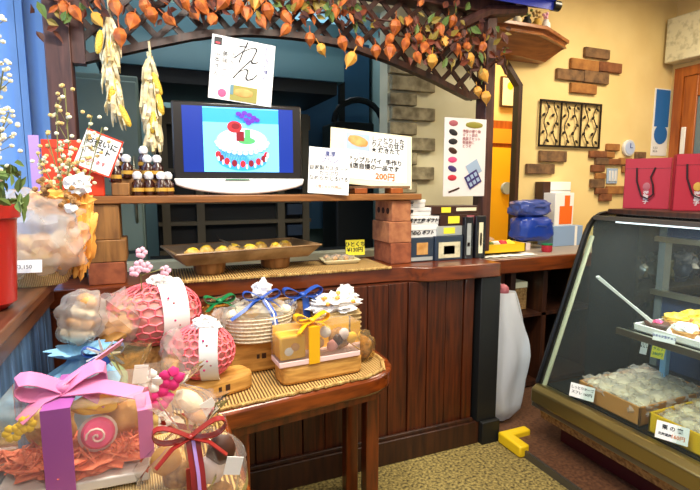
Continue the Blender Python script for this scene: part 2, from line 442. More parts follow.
for i, z in enumerate((1.02, 1.2, 1.42, 1.62, 1.78)):
    MB().b2((1.03, .0, z), (1.16, .03, z + .09)).build('drawer_front', 'box_navy', o)
k = thing('mixer', 'dark stand mixer shape on the kitchen worktop', 'mixer', at(352, 150, Y=4.3) - Vector((.08, 0, .0)))
b = MB(); b.b2((-.12, -.1, .001 - k.location.z), (.27, .3, .25)); b.build('mixer_body', 'kitchen_dark', k, bevel=.02)
b = MB(); b.tube([(-.1 + .25 * (1 - math.cos(a)), 0, .25 + .22 * math.sin(a)) for a in [math.pi * i / 10 for i in range(11)]], .03, 8); b.build('bowl_guard', 'kitchen_dark', k)
MB().b2((-.05, -.02, .25), (.0, .03, .62)).build('arm', 'kitchen_dark', k)
c = MB().b2((1.42, 4.75, 1.0), (dx0 - .2, 5.08, 2.9)).build('blue_cabinet', 'kitchen_blue'); tag(c, 'flat blue cabinet at the back of the kitchen', 'cabinet')
w2 = thing('kitchen_worktop', 'dark kitchen worktop below the pass-through opening', 'worktop', (0, 0, 0))
MB().b2((-.02, YW + .14, .9), (1.5, 3.58, .96)).build('top', 'kitchen_dark', w2); MB().b2((.0, YW + .16, 0), (1.48, 3.55, .9)).build('body', 'kitchen_dark', w2)
# side room
s = thing('orange_cabinet', 'glowing orange and yellow cabinet beyond the narrow opening', 'cabinet', (at(489, 150, Y=3.9).x, 3.9, 0))
MB().b2((0, 0, 0), (.9, .18, 2.08)).build('cabinet_body', 'orange_wood', s)
MB().b2((.0, -.02, .6), (.85, 0, 1.82)).build('yellow_panel', 'yellow_panel', s); MB().b2((0, -.03, 1.86), (.9, 0, 2.0)).build('top_board', 'orange_panel', s)
b = MB(); b.cyl((.20, -.04, 1.42), .06, .03, rot=(90, 0, 0)); b.build('round_sticker', 'poster_bluegrey', s)
pf = at(508, 92, Y=4.05)
s = thing('picture_frame', 'small framed yellow picture on the wall of the side room', 'picture', (pf.x, 4.06, pf.z))
MB().box((0, 0, 0), (.17, .025, .3)).build('frame', 'dark_wood', s); MB().box((0, -.016, 0), (.14, .006, .27)).build('paper_print', 'paper_warm', s); MB().ell((0.02, -.02, .06), (.04, .004, .04)).build('yellow_motif', 'yellow_flower', s)

# ------------------------------------------------------------------ main counter
cab = thing('counter_cabinet', 'dark reddish wood panelled service counter with a black end column', 'counter', (0, 2.12, 0))
b = MB()
xs = [-.75 + .115 * i for i in range(22)]
for i, x in enumerate(xs):
    if x < 1.60: b.b2((x + .003, 0 + (.006 if i % 3 == 1 else 0), .12), (min(x + .112, 1.615), .03, .953))
b.b2((-.75, .02, .05), (1.615, .045, .953)); b.build('front_panel', 'panel_wood', cab, bevel=.002)
b = MB(); b.b2((-.75, -.03, 0), (1.652, .02, .13)); b.b2((-.75, -.018, .13), (1.62, .0, .15)); b.build('plinth', 'dark_wood', cab, bevel=.004)
b = MB(); b.b2((1.655, -.06, .0), (1.775, .42, .13)); b.b2((1.635, -.035, .13), (1.765, .42, .953)); b.build('end_column', 'kitchen_dark', cab, bevel=.004)
MB().b2((-.75, .05, .0), (1.62, .43, .953)).build('carcass', 'dark_wood', cab)
# worktop with a stepped front
out = [(-.77, 2.20), (1.16, 2.17), (1.22, 2.155), (1.28, 2.10), (1.34, 2.08), (1.755, 2.075), (1.755, 2.56), (-.77, 2.56)]
wt = MB().prism(out, .954, 1.03).build('worktop', 'counter_wood', bevel=.006)
# thick nosing below the front edge
nose = [(-.77, 2.195), (1.16, 2.165), (1.22, 2.15), (1.28, 2.095), (1.34, 2.075), (1.75, 2.07), (1.75, 2.1), (1.34, 2.105), (1.24, 2.18), (1.16, 2.198), (-.77, 2.225)]
MB().prism(nose, .955, 1.032).build('front_nosing', 'counter_wood', wt, bevel=.006)
tag(wt, 'glossy brown wooden worktop with a stepped front edge', 'worktop')

# ------------------------------------------------------------------ arbour: posts, beam, lattice
ar = thing('lattice_arbour', 'dark wooden arbour with posts and diamond lattice over the counter', 'arbour', (0, 2.5, 0))
for xa, xb in ((-.385, -.285), (1.905, 1.972)):
    MB().b2((xa, -.05, 1.035), (xb, .05, 2.62)).build('post', 'post_wood', ar, bevel=.006)
MB().b2((-.5, -.06, 2.46), (2.1, .06, 2.62)).build('beam', 'post_wood', ar, bevel=.006)
MB().b2((-.285, -.03, 1.98), (-.235, .03, 2.46)).build('lattice_stile', 'post_wood', ar)
def arch_z(x):
    pts = [(-.28, 1.99), (.05, 2.10), (.26, 2.165), (.5, 2.205), (.76, 2.215), (1.0, 2.20), (1.28, 2.145), (1.55, 2.07), (1.9, 1.95)]
    for (a, za), (c_, zc) in zip(pts, pts[1:]):
        if a <= x <= c_: return za + (zc - za) * (x - a) / (c_ - a)
    return 1.99
n = 26; b = MB()
apts = [(-.285 + i * 2.185 / n) for i in range(n + 1)]
b.ribbon([(x, 0, arch_z(x)) for x in apts], .05, (0, 1, 0), .016); b.build('arch_rail', 'dark_wood', ar)
b = MB(); step = .135
for s_, yy in ((1, -.007), (-1, .007)):
    for kx in range(-8, 26):
        x0 = kx * step
        # strip x = x0 + s*(z-2.0)
        pts = [(x0 + s_ * (z - 2.2), yy, z) for z in [1.93 + i * .01 for i in range(54)]]
        pts = [p for p in pts if -.26 < p[0] < 1.9 and p[2] > arch_z(p[0]) and p[2] < 2.47]
        if len(pts) > 2: b.ribbon([pts[0], pts[-1]], .028, (1, 0, -s_), .005)
b.build('lattice', 'dark_wood', ar)

# leaf and lantern garland
g = thing('leaf_garland', 'autumn garland of rust leaves and orange lantern fruit along the arch', 'garland', (0, 2.43, 0))
def leaf(b, c, L, W, rot):
    M0 = Matrix.Translation(c) @ Euler([R(a) for a in rot]).to_matrix().to_4x4()
    pts = [(0, 0, 0), (.3, .5, .0), (.6, .42, 0), (1, 0, 0), (.6, -.42, 0), (.3, -.5, 0)]
    v = [b.bm.verts.new(M0 @ Vector((p[0] * L, p[1] * W, .0 if p[1] == 0 else .25 * W))) for p in pts]
    c0 = b.bm.verts.new(M0 @ Vector((.45 * L, 0, 0)))
    for i in range(6):
        f = b.bm.faces.new((v[i], v[(i + 1) % 6], c0)); f.material_index = b.mi
vine = []; b = MB(); rnd = random.Random(3)
for i in range(60):
    x = -.42 + i * 2.45 / 59
    z = 2.32 + .05 * math.sin(i * .9) - (.0 if x < 1.25 else (x - 1.25) * .28) + .02 * rnd.uniform(-1, 1)
    vine.append((x, .015 * math.sin(i * 1.7), z))
b.tube(vine, .009, 5); b.tube([(p[0] + .02, p[1] + .01, p[2] + .05 * math.sin(i)) for i, p in enumerate(vine)], .006, 5); b.build('vine', 'leaf_brown', g)
b = MB()
for i in range(520):
    x = rnd.uniform(-.42, 2.0)
    if 1.05 < x < 1.33 and rnd.random() < .75: continue
    if -.28 < x < 0.0 and rnd.random() < .55: continue
    top = 2.47; lo_ = max(arch_z(max(-.28, min(1.9, x))) + .0, 1.9) + (.02 if x < 1.2 else -.02)
    if x > 1.85: lo_ = 2.1
    z = rnd.triangular(lo_ + .03, top, (lo_ + top) / 2)
    b.mi = rnd.choice((0, 0, 0, 1, 1, 2, 2, 2, 3, 4))
    leaf(b, (x, rnd.uniform(-.06, -.01), z), rnd.uniform(.04, .075), rnd.uniform(.02, .04), (rnd.uniform(60, 120), rnd.uniform(-90, 90), rnd.uniform(-60, 60)))
lv = b.build('leaves', ['leaf_rust', 'leaf_olive', 'leaf_brown', 'lantern_orange', 'leaf_green'], g, smooth=False); lv['kind'] = 'stuff'
def lantern_mb(s=1):
    b = MB(); b.lathe([(.002, -.5 * s), (.012 * s, -.42 * s), (.26 * s, -.1 * s), (.33 * s, .12 * s), (.22 * s, .36 * s), (.03 * s, .45 * s)], seg=6); b.tube([(0, 0, .42 * s), (0.02 * s, 0, .8 * s)], .03 * s, 5); return b
lan = []
spots = [(195, 14), (212, 20), (238, 8), (247, 14), (262, 22), (268, 12), (285, 30), (297, 3), (255, 3), (222, 3), (203, 8), (322, 50), (287, 18), (343, 44), (350, 60), (389, 40), (405, 45), (390, 52), (418, 40), (424, 48), (418, 58), (445, 42), (457, 50), (467, 48), (470, 60), (440, 30), (452, 22), (482, 48), (478, 92), (486, 98), (484, 76), (432, 62), (376, 52), (360, 42), (65, 10), (76, 14), (98, 20), (120, 38), (146, 8), (152, 16), (170, 20), (132, 22), (185, 4), (310, 40), (335, 12), (395, 28), (408, 22), (116, 8)]
for i, (px, py) in enumerate(spots):
    yy = 2.385 if i % 2 else 2.40
    q = at(px, py, Y=yy); mname = 'lantern_gold' if i in (11, 14, 21, 24, 28, 29, 30, 36, 31, 8) else 'lantern_orange'
    if i < 2: lan.append(lantern_mb(.075).build('lantern_fruit', 'lantern_orange', g)); o = lan[-1]
    else:
        o = lan[i % 2].copy(); COL.objects.link(o)
        if mname == 'lantern_gold': o.data = o.data.copy(); o.data.materials[0] = MATS['lantern_gold']
    o.location = (q.x, q.y - 2.43, q.z); o.rotation_euler = (rnd.uniform(-.6, .6), rnd.uniform(-.7, .7), rnd.uniform(0, 6)); sc = rnd.uniform(1.0, 1.4); o.scale = (sc, sc, sc)

# blue awning, braces and cornice shelf
a_ = thing('blue_awning', 'edge of a bright blue awning at the top of the picture', 'awning', (0, 0, 0))
p = at(554, 8, Y=2.35); q = at(470, -2, Y=2.35)
b = MB(); b.prism([(2.0, 2.66), (2.35, 2.545), (2.35, 2.50), (2.75, 2.66), (2.75, 2.8), (2.0, 2.8)], 1.45, p.x, Matrix(((0, 0, 1, 0), (1, 0, 0, 0), (0, 1, 0, 0), (0, 0, 0, 1)))); b.build('canopy', 'awning_blue', a_)
MB().cyl((p.x + .02, 2.36, 2.53), .03, .05, rot=(0, 90, 0)).build('end_cap', 'black_plastic', a_)
br = MB().tube([(1.62, 2.5, 2.28), (1.72, 2.48, 2.38), (1.9, 2.45, 2.47), (2.15, 2.42, 2.5)], [.03, .035, .035, .03], 8).build('curved_brace', 'post_wood')
tag(br, 'curved dark wooden brace under the blue awning', 'brace')
cs = thing('cornice_shelf', 'moulded orange-brown cornice shelf with chamfered end above the opening', 'shelf', (0, 0, 0))
cx0, cxA, cxB = 2.08, at(548, 25, Y=2.66).x, at(569, 42, Y=2.85).x
czt, czb = at(548, 26, Y=2.66).z, at(545, 60, Y=2.88).z
def corn(b, z, d, e):
    return [b.bm.verts.new(p_) for p_ in ((cx0, YW, z), (cx0, YW - d, z), (cxA - e, YW - d, z), (cxB - e, YW - d * .45, z), (cxB - e, YW, z))]
def loft(secs, nm):
    b = MB(); rs = [corn(b, *q_) for q_ in secs]
    for a_1, a_2 in zip(rs, rs[1:]):
        for k_ in range(5): b.bm.faces.new((a_1[k_], a_1[(k_ + 1) % 5], a_2[(k_ + 1) % 5], a_2[k_]))
    b.bm.faces.new(rs[0][::-1]); b.bm.faces.new(rs[-1]); b.build(nm, 'cornice_wood', cs, bevel=.003)
loft([(czt, .34, 0), (czt - .025, .34, 0)], 'top_board')
loft([(czt - .0255, .325, .012), (czt - .04, .31, .022), (czt - .06, .325, .012)], 'moulding')
loft([(czt - .0605, .30, .03), (czb + .01, .16, .13), (czb, .15, .14)], 'sloping_soffit')
zc = czt + .001
for i, px in enumerate((517, 527, 537, 546)):
    xx = at(px, 20, Y=2.78).x
    o = thing('ornament_jar', ['cream flowered jar at the left on the cornice shelf', 'dark flowered jar second from left on the cornice shelf', 'gold flowered jar third along the cornice shelf', 'white flowered jar at the right on the cornice shelf'][i], 'jar', (xx, 2.78, zc), 0, 'jars on the cornice')
    MB().lathe([(.02, 0), (.033, .02), (.03, .06), (.018, .075), (.02, .085)]).build('jar_body', ['paper_warm', 'kitchen_dark', 'label_gold', 'paper'][i], o)
    b = MB(); [b.ell((rnd.uniform(-.03, .03), rnd.uniform(-.02, .02), rnd.uniform(.09, .13)), (.012, .012, .012), sub=1) for _ in range(9)]; b.build('flowers', ['lantern_gold', 'leaf_green', 'dried_gold', 'pink_flower'][i], o)

# ------------------------------------------------------------------ bricks on the walls
def brick_cluster(name, label, rects, Y=YW, mats=('old_brick',), th=.03, nm='brick'):
    t = thing(name, label, 'wall bricks', (0, Y, 0))
    for i, (x0_, y0_, x1_, y1_) in enumerate(rects):
        a = at(x0_, y0_, Y=Y); c_ = at(x1_, y1_, Y=Y)
        zc_ = at((x0_ + x1_) / 2, y0_, Y=Y).z; zd = at((x0_ + x1_) / 2, y1_, Y=Y).z
        b = MB(); b.b2((a.x, -th, zd), (c_.x, -.001, zc_)); b.build(nm, mats[i % len(mats)], t, bevel=.006)
    return t
brick_cluster('brick_ornament', 'stepped cluster of brown bricks high on the cream wall', [(583, 49, 607, 59), (569, 60, 596, 71), (597, 63, 619, 73), (555, 70, 581, 81), (582, 72, 606, 84), (569, 84, 594, 94)], mats=('old_brick', 'tan_brick', 'brown_brick', 'old_brick'))
brick_cluster('brick_ornament', 'pair of offset brown bricks below the iron ornament', [(538, 151, 564, 162), (525, 164, 552, 174)], mats=('old_brick',))
brick_cluster('brick_ornament', 'ring of mixed brown and orange bricks around the light switch', [(605, 144, 617, 151), (588, 151, 604, 158), (604, 152, 612, 158), (594, 158, 606, 165), (606, 159, 618, 165), (618, 158, 629, 165), (590, 165, 602, 172), (594, 173, 603, 179), (589, 179, 602, 188), (594, 188, 605, 194), (605, 186, 625, 194), (598, 194, 609, 201), (621, 166, 628, 173), (634, 152, 643, 159)], mats=('tan_brick', 'brown_brick', 'tan_brick', 'old_brick', 'brown_brick'))
brick_cluster('stone_quoin', 'column of staggered grey stones edging the kitchen opening', [(387, 62, 414, 75), (389, 78, 432, 92), (387, 94, 414, 106), (389, 108, 432, 121), (387, 123, 414, 135), (389, 138, 432, 151), (387, 153, 414, 165), (389, 167, 431, 180), (387, 182, 414, 193)], mats=('stone',), th=.045, nm='stone_block')
sw = at(611, 176, Y=YW)
t = thing('light_switch', 'pale green light switch plate framed by bricks', 'light switch', (sw.x, YW - .003, sw.z))
MB().box((0, -.006, 0), (.125, .012, .13)).build('plate', 'poster_bluegrey', t, bevel=.004)
for x in (-.035, 0, .035): MB().box((x, -.014, 0), (.022, .008, .09)).build('rocker', 'white_plastic', t, bevel=.002)
q = at(627, 148, Y=YW)
t = thing('wall_clock', 'small pale blue round clock above the light switch', 'clock', (q.x, YW - .003, q.z))
MB().cyl((0, -.012, 0), .07, .024, rot=(90, 0, 0), seg=28).build('clock_case', 'white_plastic', t, bevel=.004)
MB().cyl((0, -.027, 0), .055, .004, rot=(90, 0, 0), seg=28).build('dial', 'clock_glass', t)
b = MB(); b.box((0, -.031, .018), (.006, .003, .04)); b.box((.013, -.031, 0), (.03, .003, .006)); b.build('hands', 'ink_blue', t)
# iron ornament: four panels of scrolling leaves
o0, o1 = at(539, 101, Y=YW), at(597, 147, Y=YW)
t = thing('iron_wall_ornament', 'black wrought-iron panel of scrolling leaves on cream wall', 'wall ornament', (0, YW - .02, 0))
X0, X1 = o0.x, at(598, 125, Y=YW).x; Z1, Z0 = at(569, 103, Y=YW).z, at(569, 147, Y=YW).z
b = MB()
for a, c_ in (((X0, Z0), (X1, Z0)), ((X0, Z1), (X1, Z1))): b.b2((a[0] - .006, -.006, a[1] - .008), (c_[0] + .006, .006, c_[1] + .008))
for i in range(4): x = X0 + (X1 - X0) * i / 3; b.b2((x - .006, -.006, Z0), (x + .006, .006, Z1))
b.build('frame', 'iron', t)
for i in range(3):
    b = MB(); xa = X0 + (X1 - X0) * (i + .5) / 3; W = (X1 - X0) / 3; H_ = Z1 - Z0
    for sx in (-1, 1):
        xm = xa + sx * W * .22
        b.tube([(xm + .02 * math.sin(k_ * .9 + i + sx), 0, Z0 + H_ * k_ / 12) for k_ in range(13)], .0045, 5)
        for k_ in range(5):
            z = Z0 + H_ * (.12 + .19 * k_); d_ = (-1) ** k_
            b.ell((xm + d_ * .024, 0, z), (.022, .004, .013), (0, 35 * d_, 0), sub=1)
    b.build('scroll', 'iron', t)
# blue notice strip
q0, q1 = at(655, 88, Y=YW), at(666, 156, Y=YW)
t = thing('blue_notice', 'narrow blue and white notice strip beside the door', 'notice', ((q0.x + q1.x) / 2, YW - .004, (q0.z + q1.z) / 2))
hw, hh = abs(q1.x - q0.x) / 2, abs(q0.z - q1.z) / 2
MB().box((0, 0, 0), (hw * 2, .004, hh * 2)).build('sheet', 'paper', t)
MB().box((0, -.003, hh * .42), (hw * 1.7, .002, hh * 1.1)).build('blue_panel', 'poster_blue', t)
MB().cyl((0, -.004, -hh * .36), hw * .8, .002, rot=(90, 0, 0)).build('round_mark', 'poster_blue', t)
lettering('lettering', '1 2 3\n4 5 6', .028, 'ink', t, (-hw * .8, -.004, -hh * .8))
# speckled box cover at the top of the door
t = thing('speckled_wall_box', 'cream speckled box-shaped cover high on the wall above the door', 'wall box', (XC, 2.9, 2.47))
MB().b2((-.16, -.24, .03), (-.001, .07, .40)).build('cover', 'pebble_cover', t, bevel=.01)
MB().b2((-.165, -.95, .03), (-.001, -.243, .40)).build('white_end', 'white_plastic', t, bevel=.01)
# poster on the plaster
q0, q1 = at(445, 117, Y=2.446), at(484, 196, Y=2.446)
pw, ph = q1.x - q0.x, q0.z - q1.z
t = thing('cake_poster', 'white poster with a column of small cakes and purple box picture', 'poster', (q0.x, 2.448, q1.z))
MB().b2((0, -.002, 0), (pw, .002, ph)).build('sheet', 'poster_white', t)
cols = ['poster_rose', 'ink', 'ink', 'box_brown', 'cookie_pink', 'poster_purple', 'ink_red']
for i in range(7):
    MB().ell((pw * .2, -.003, ph * (.93 - i * .115)), (pw*.11, .003, .018), (0, 20 * (i % 2), 0), sub=2).build('small_cake_picture', cols[i], t)
MB().ell((pw * .7, -.003, ph * .92), (pw*.22, .003, .02)).build('oval_logo', 'poster_olive', t)
lettering('fine_print', '季節の贈り物\nギフト詰合\n焼菓子セット\n御進物に\nどうぞ', .022, 'poster_rose', t, (pw * .42, -.004, ph * .82))
b = MB(); b.M = Matrix.Translation((pw * .72, -.004, ph * .36)) @ Matrix.Rotation(R(-30), 4, 'Y'); b.box((0, 0, 0), (.09, .002, .085)); b.build('lid_picture', 'poster_bluegrey', t)
b = MB(); b.M = Matrix.Translation((pw * .7, -.006, ph * .22)) @ Matrix.Rotation(R(-30), 4, 'Y'); b.box((0, 0, 0), (.10, .002, .085)); b.build('box_picture', 'poster_purple', t)
b = MB(); b.M = Matrix.Translation((pw * .7, -.0075, ph * .22)) @ Matrix.Rotation(R(-30), 4, 'Y')
for i in range(3):
    for j in range(2): b.box((-.03 + i * .03, 0, -.019 + j * .038), (.02, .002, .024))
b.build('sweets_picture', 'poster_bluegrey', t)
b = MB(); b.M = Matrix.Translation((pw * .25, -.004, ph * .08)) @ Matrix.Rotation(R(-18), 4, 'Y'); b.box((0, 0, 0), (.08, .002, .01)); b.build('spoon_picture', 'box_brown', t)

# ------------------------------------------------------------------ display shelf on brick piers
WT = 1.0305; SH0, SH1 = 1.372, 1.405
sh = MB().b2((-.44, 2.24, SH0), (1.345, 2.445, SH1)).build('display_shelf', 'shelf_wood', bevel=.004)
tag(sh, 'long brown wooden shelf board resting on two piers of bricks', 'shelf')
def brick(label, loc, d, m, rz=0, holes=False, group='pier bricks'):
    t = thing('brick', label, 'brick', loc, rz, group)
    MB().b2((-d[0] / 2, -d[1] / 2, 0), (d[0] / 2, d[1] / 2, d[2])).build('brick_body', m, t, bevel=.004)
    if holes:
        for k in (-.055, 0, .055): MB().cyl((-d[0] / 2 + .0005, k, d[2] * .5), .017, .004, rot=(0, 90, 0), seg=14).build('hole', 'brick_hole', t)
bh = .1135
brick('terracotta brick with three round holes, topmost of the right-hand pier', (1.232, 2.36, WT + 2 * bh), (.115, .205, bh - .001), 'terracotta_pale', 0, True)
brick('terracotta brick in the middle of the right-hand pier', (1.226, 2.36, WT + bh), (.135, .21, bh - .001), 'terracotta_pale')
brick('terracotta brick at the bottom of the right-hand pier', (1.232, 2.36, WT), (.125, .21, bh - .001), 'terracotta')
brick('tan brick standing upright at the top of the left-hand pier', (-.175, 2.34, WT + .19), (.10, .18, .15), 'bamboo_pot')
brick('tan brick in the middle of the left-hand pier', (-.185, 2.34, WT + .095), (.16, .19, .0945), 'bamboo_pot')
brick('dark red brick at the bottom of the left-hand pier', (-.185, 2.34, WT), (.14, .19, .0945), 'terracotta')

# television
tv = thing('television', 'small flat television on the shelf showing a decorated cake', 'television', (.405, 2.36, SH1 + .001), -4)
b = MB(); W, H0, H1 = .60, .045, .425
H0 = .072; b.b2((-W / 2, -.02, H0), (W / 2, .035, H1)); b.build('bezel', 'bronze_bezel', tv, bevel=.008)
scn = MB().b2((-.255, -.023, .105), (.255, -.02, .405)).build('screen', 'screen_navy', tv)
MB().b2((-.165, -.0245, .107), (.185, -.0232, .403)).build('picture_background', 'screen_blue', scn)
MB().b2((-.165, -.0252, .335), (.185, -.0246, .398)).build('picture_sky', 'screen_deep', scn)
cx = .0
def disc(x, z, rx, rz_, y, m, nm):
    b = MB(); b.prism([(rx * math.cos(a), rz_ * math.sin(a)) for a in [2 * math.pi * i / 28 for i in range(28)]], 0, .0008, Matrix.Translation((x, y, z)) @ Matrix.Rotation(R(90), 4, 'X')); return b.build(nm, m, scn)
CX = .012
disc(CX, .168, .118, .056, -.0254, 'screen_deep', 'picture_cake_shadow')
b = MB(); b.prism([(CX + .122 * math.cos(a), .190 + .058 * math.sin(a)) for a in [math.pi * (1 + k / 20) for k in range(21)]] + [(CX + .122 * math.cos(a), .245 + .058 * math.sin(a)) for a in [math.pi * (1 - k / 20) for k in range(21)]][::-1][::-1], .0256, .0262, Matrix.Rotation(R(90), 4, 'X')); b.build('picture_cake_side', 'screen_icing', scn)
for i in range(9):
    a = math.pi * (1 + (i + .5) / 9); disc(CX + .114 * math.cos(a), .190 + .052 * math.sin(a) + .006, .0125, .016, -.0275, 'screen_dkred' if i % 2 else 'screen_red', 'picture_berry')
    disc(CX + .118 * math.cos(a + .16), .186 + .055 * math.sin(a + .16), .005, .012, -.0277, 'screen_white', 'picture_cream_drop')
disc(CX, .250, .124, .060, -.029, 'screen_icing', 'picture_cake_rim'); disc(CX, .257, .114, .053, -.030, 'screen_white', 'picture_cake_top')
for i in range(14):
    a = math.pi * (1 + (i + .5) / 14); disc(CX + .118 * math.cos(a), .250 + .056 * math.sin(a), .010, .009, -.0305, 'screen_white', 'picture_piping')
disc(CX - .035, .315, .034, .027, -.032, 'screen_red', 'picture_rose'); disc(CX - .03, .318, .02, .014, -.0328, 'screen_dkred', 'picture_rose_heart')
disc(CX - .04, .262, .05, .018, -.0312, 'screen_pink', 'picture_blossoms'); disc(CX + .02, .252, .04, .016, -.0313, 'screen_green', 'picture_leaves')
MB().b2((CX - .028, -.0322, .25), (CX + .008, -.0316, .295)).build('picture_plaque', 'screen_dkred', scn); MB().b2((CX + .012, -.0322, .245), (CX + .038, -.0316, .305)).build('picture_house', 'screen_green', scn)
for x, z in ((0, .365), (.02, .35), (.035, .372), (.012, .38), (.055, .36), (.045, .345), (-.015, .375), (.07, .35), (.03, .335)): disc(CX + x, z, .013, .010, -.033, 'screen_purple', 'picture_petal')
b = MB(); b.prism([(-.30, .075), (-.292, .045)] + [(-.292 + .584 * i / 16, .045 - .043 * math.sin(math.pi * i / 16) ** .7) for i in range(1, 16)] + [(.292, .045), (.30, .075)], -.0, .05, Matrix.Translation((0, -.02, 0)) @ Matrix.Rotation(R(90), 4, 'X')); b.build('curved_speaker', 'white_plastic', tv, bevel=.006)
b = MB(); b.box((-.02, -.072, .070), (.11, .004, .005)); b.build('indicator_strip', 'green_ribbon', tv)
MB().b2((-.15, -.02, 0), (.15, .06, .05)).build('foot', 'black_plastic', tv)

def card(name, label, cat, loc, rz, lean, w_, h_, m='paper', th=.003, skew=0):
    t = thing(name, label, cat, loc, rz); t.rotation_euler = (R(-lean), R(skew), R(rz))
    MB().b2((-w_ / 2, 0, 0), (w_ / 2, th, h_)).build('sheet', m, t); return t
# signed card on top of the television
p = at(240, 103, Y=2.36)
c = card('signed_card', 'white card with brush calligraphy and a small photo leaning above the television', 'card', (.41, 2.335, SH1 + .43), -4, 4, .29, .29, skew=6)
lettering('calligraphy', 'れ\nん', .125, 'ink', c, (-.055, -.001, .185), space=.62, shear=.3, weight=-.0015)
lettering('left_writing', '山 美 さ\n本 味 ん\nさ し へ\nん い', .027, 'ink', c, (-.13, -.001, .2), space=1.15)
lettering('right_writing', '五\n月\n吉\n日\n晴\nれ', .024, 'ink_blue', c, (.095, -.001, .255), space=1.1)
MB().b2((-.135, -.002, .245), (-.1, 0, .28)).build('black_seal', 'ink', c); MB().b2((-.128, -.003, .25), (-.108, -.0018, .258)).build('red_mark', 'ink_red', c)
ph_ = MB().b2((-.05, -.002, .005), (.075, 0, .075)).build('photo', 'poster_olive', c); MB().ell((.012, -.003, .045), (.045, .002, .02)).build('photo_food', 'bread', ph_); MB().b2((-.05, -.003, .03), (-.035, -.0018, .075)).build('photo_edge', 'hood_teal', ph_)
c_ = MB().ell((-.085, -.001, .03), (.02, .001, .02)).build('round_seal', 'cookie_pink', c)
# small white sign and large price sign
p = at(327, 194, Y=2.25)
c = card('small_sign', 'small white handwritten sign at the front of the shelf right of the television', 'sign', (p.x, 2.232, SH1 + .002), -8, 4, .205, .225)
c.rotation_euler = (R(-6), R(4), R(-8))
lettering('heading', '濃厚\nプリン', .03, 'ink_blue', c, (0, -.001, .185), align='CENTER')
lettering('writing', '自家製カスタード\nたっぷり\nなめらかとろける', .025, 'ink', c, (0, -.001, .118), align='CENTER', space=1.0)
lettering('price_writing', '１個１８０円(税込)', .016, 'ink_orange', c, (0, -.001, .03), align='CENTER')
ea = thing('sign_easel', 'low light wooden easel holding the large handwritten sign', 'easel', (1.14, 2.36, SH1 + .001), -8)
for x in (-.11, .09): MB().b2((x - .035, -.06, 0), (x + .035, .05, .028)).build('foot', 'orange_wood', ea, bevel=.003)
MB().b2((-.17, -.045, .028), (.17, -.02, .04)).build('ledge', 'old_brick', ea)
c = card('large_sign', 'large cream-edged handwritten sign with pastry photo and orange price', 'sign', (1.095, 2.345, SH1 + .042), -8, 14, .46, .30, 'paper_warm', .004)
c.rotation_euler = (R(-14), R(5), R(-8))
MB().b2((-.15, -.0015, .03), (.20, 0, .285)).build('white_sheet', 'paper', c)
ph_ = MB().b2((-.145, -.003, .19), (-.015, -.0015, .28)).build('photo', 'poster_bluegrey', c); MB().ell((-.08, -.004, .238), (.06, .003, .03), (0, 12, 0)).build('photo_pastry', 'bread', ph_)
lettering('upper_writing', 'しっとりした\nりんごの甘さ\n★ 焼きたて', .032, 'ink', c, (-.005, -.003, .25), space=.95, weight=.0009)
lettering('lower_writing', 'アップルパイ  手作り\n当店自慢の一品です', .033, 'ink', c, (-.14, -.003, .125), space=1.05, weight=.0009)
lettering('price', '200円', .045, 'ink_orange', c, (.02, -.003, .04), weight=.0014)
lettering('side_note', 'りんご入り', .02, 'ink_blue', c, (-.14, -.003, .16))

# ------------------------------------------------------------------ small bottles with white caps
brown = MB().b2((-.035, -.03, 0), (.035, .03, .055))
bx = thing('riser_box', 'small brown wooden riser box among the bottles on the shelf', 'riser', (-.115, 2.30, SH1)); brown.build('box_body', 'bamboo_pot', bx, bevel=.004)
bx2 = thing('riser_box', 'brown stepped riser behind the small bottles', 'riser', (-.055, 2.38, SH1)); MB().b2((-.1, -.03, 0), (.1, .03, .075)).build('box_body', 'bamboo_pot', bx2, bevel=.004); MB().b2((-.09, -.005, .075), (.06, .03, .115)).build('upper_step', 'bamboo_pot', bx2, bevel=.004)
bt = [(118, 145, 2.39, .115, 'left of the two highest at the back'), (143, 143, 2.39, .115, 'right of the two highest at the back'), (126, 157, 2.36, .075, 'second row, left side'), (147, 158, 2.36, .075, 'second row, middle'), (157, 162, 2.36, .075, 'second row, right side under the corn'),
      (115, 172, 2.30, .055, 'standing on the small brown riser box'), (137, 173, 2.30, 0, 'front row, middle of the shelf group'), (161, 176, 2.30, 0, 'front row, rightmost next to the television'), (149, 182, 2.325, 0, 'half hidden between the front bottles'), (110, 158, 2.38, .075, 'second row, far left beside the card'), (168, 182, 2.325, 0, 'at the right, close against the television')]
b0 = None
for px, py, yy, dz, lb in bt:
    x = at(px, py, Y=yy).x; loc = (x, yy, SH1 + .001 + dz); lab = 'small brown bottle with a white cap, ' + lb
    if b0 is None:
        b0 = thing('small_bottle', lab, 'bottle', loc, 0, 'white-capped bottles on the shelf')
        MB().lathe([(.017, 0), (.019, .004), (.019, .042), (.01, .055), (.01, .062)], seg=16).build('glass_body', 'bottle_brown', b0)
        MB().lathe([(.0125, .058), (.015, .064), (.0155, .074), (.009, .084), (.0, .086)], seg=14).build('cap', 'cap_white', b0)
        MB().lathe([(.0197, .014), (.0197, .027)], seg=16).build('bottle_label', 'label_gold', b0)
    else: dup(b0, loc, 20, lab)
for o_ in [b0] + [o for o in bpy.data.objects if o.name.startswith('small_bottle.')]: o_.scale = (1.3, 1.3, 1.22)

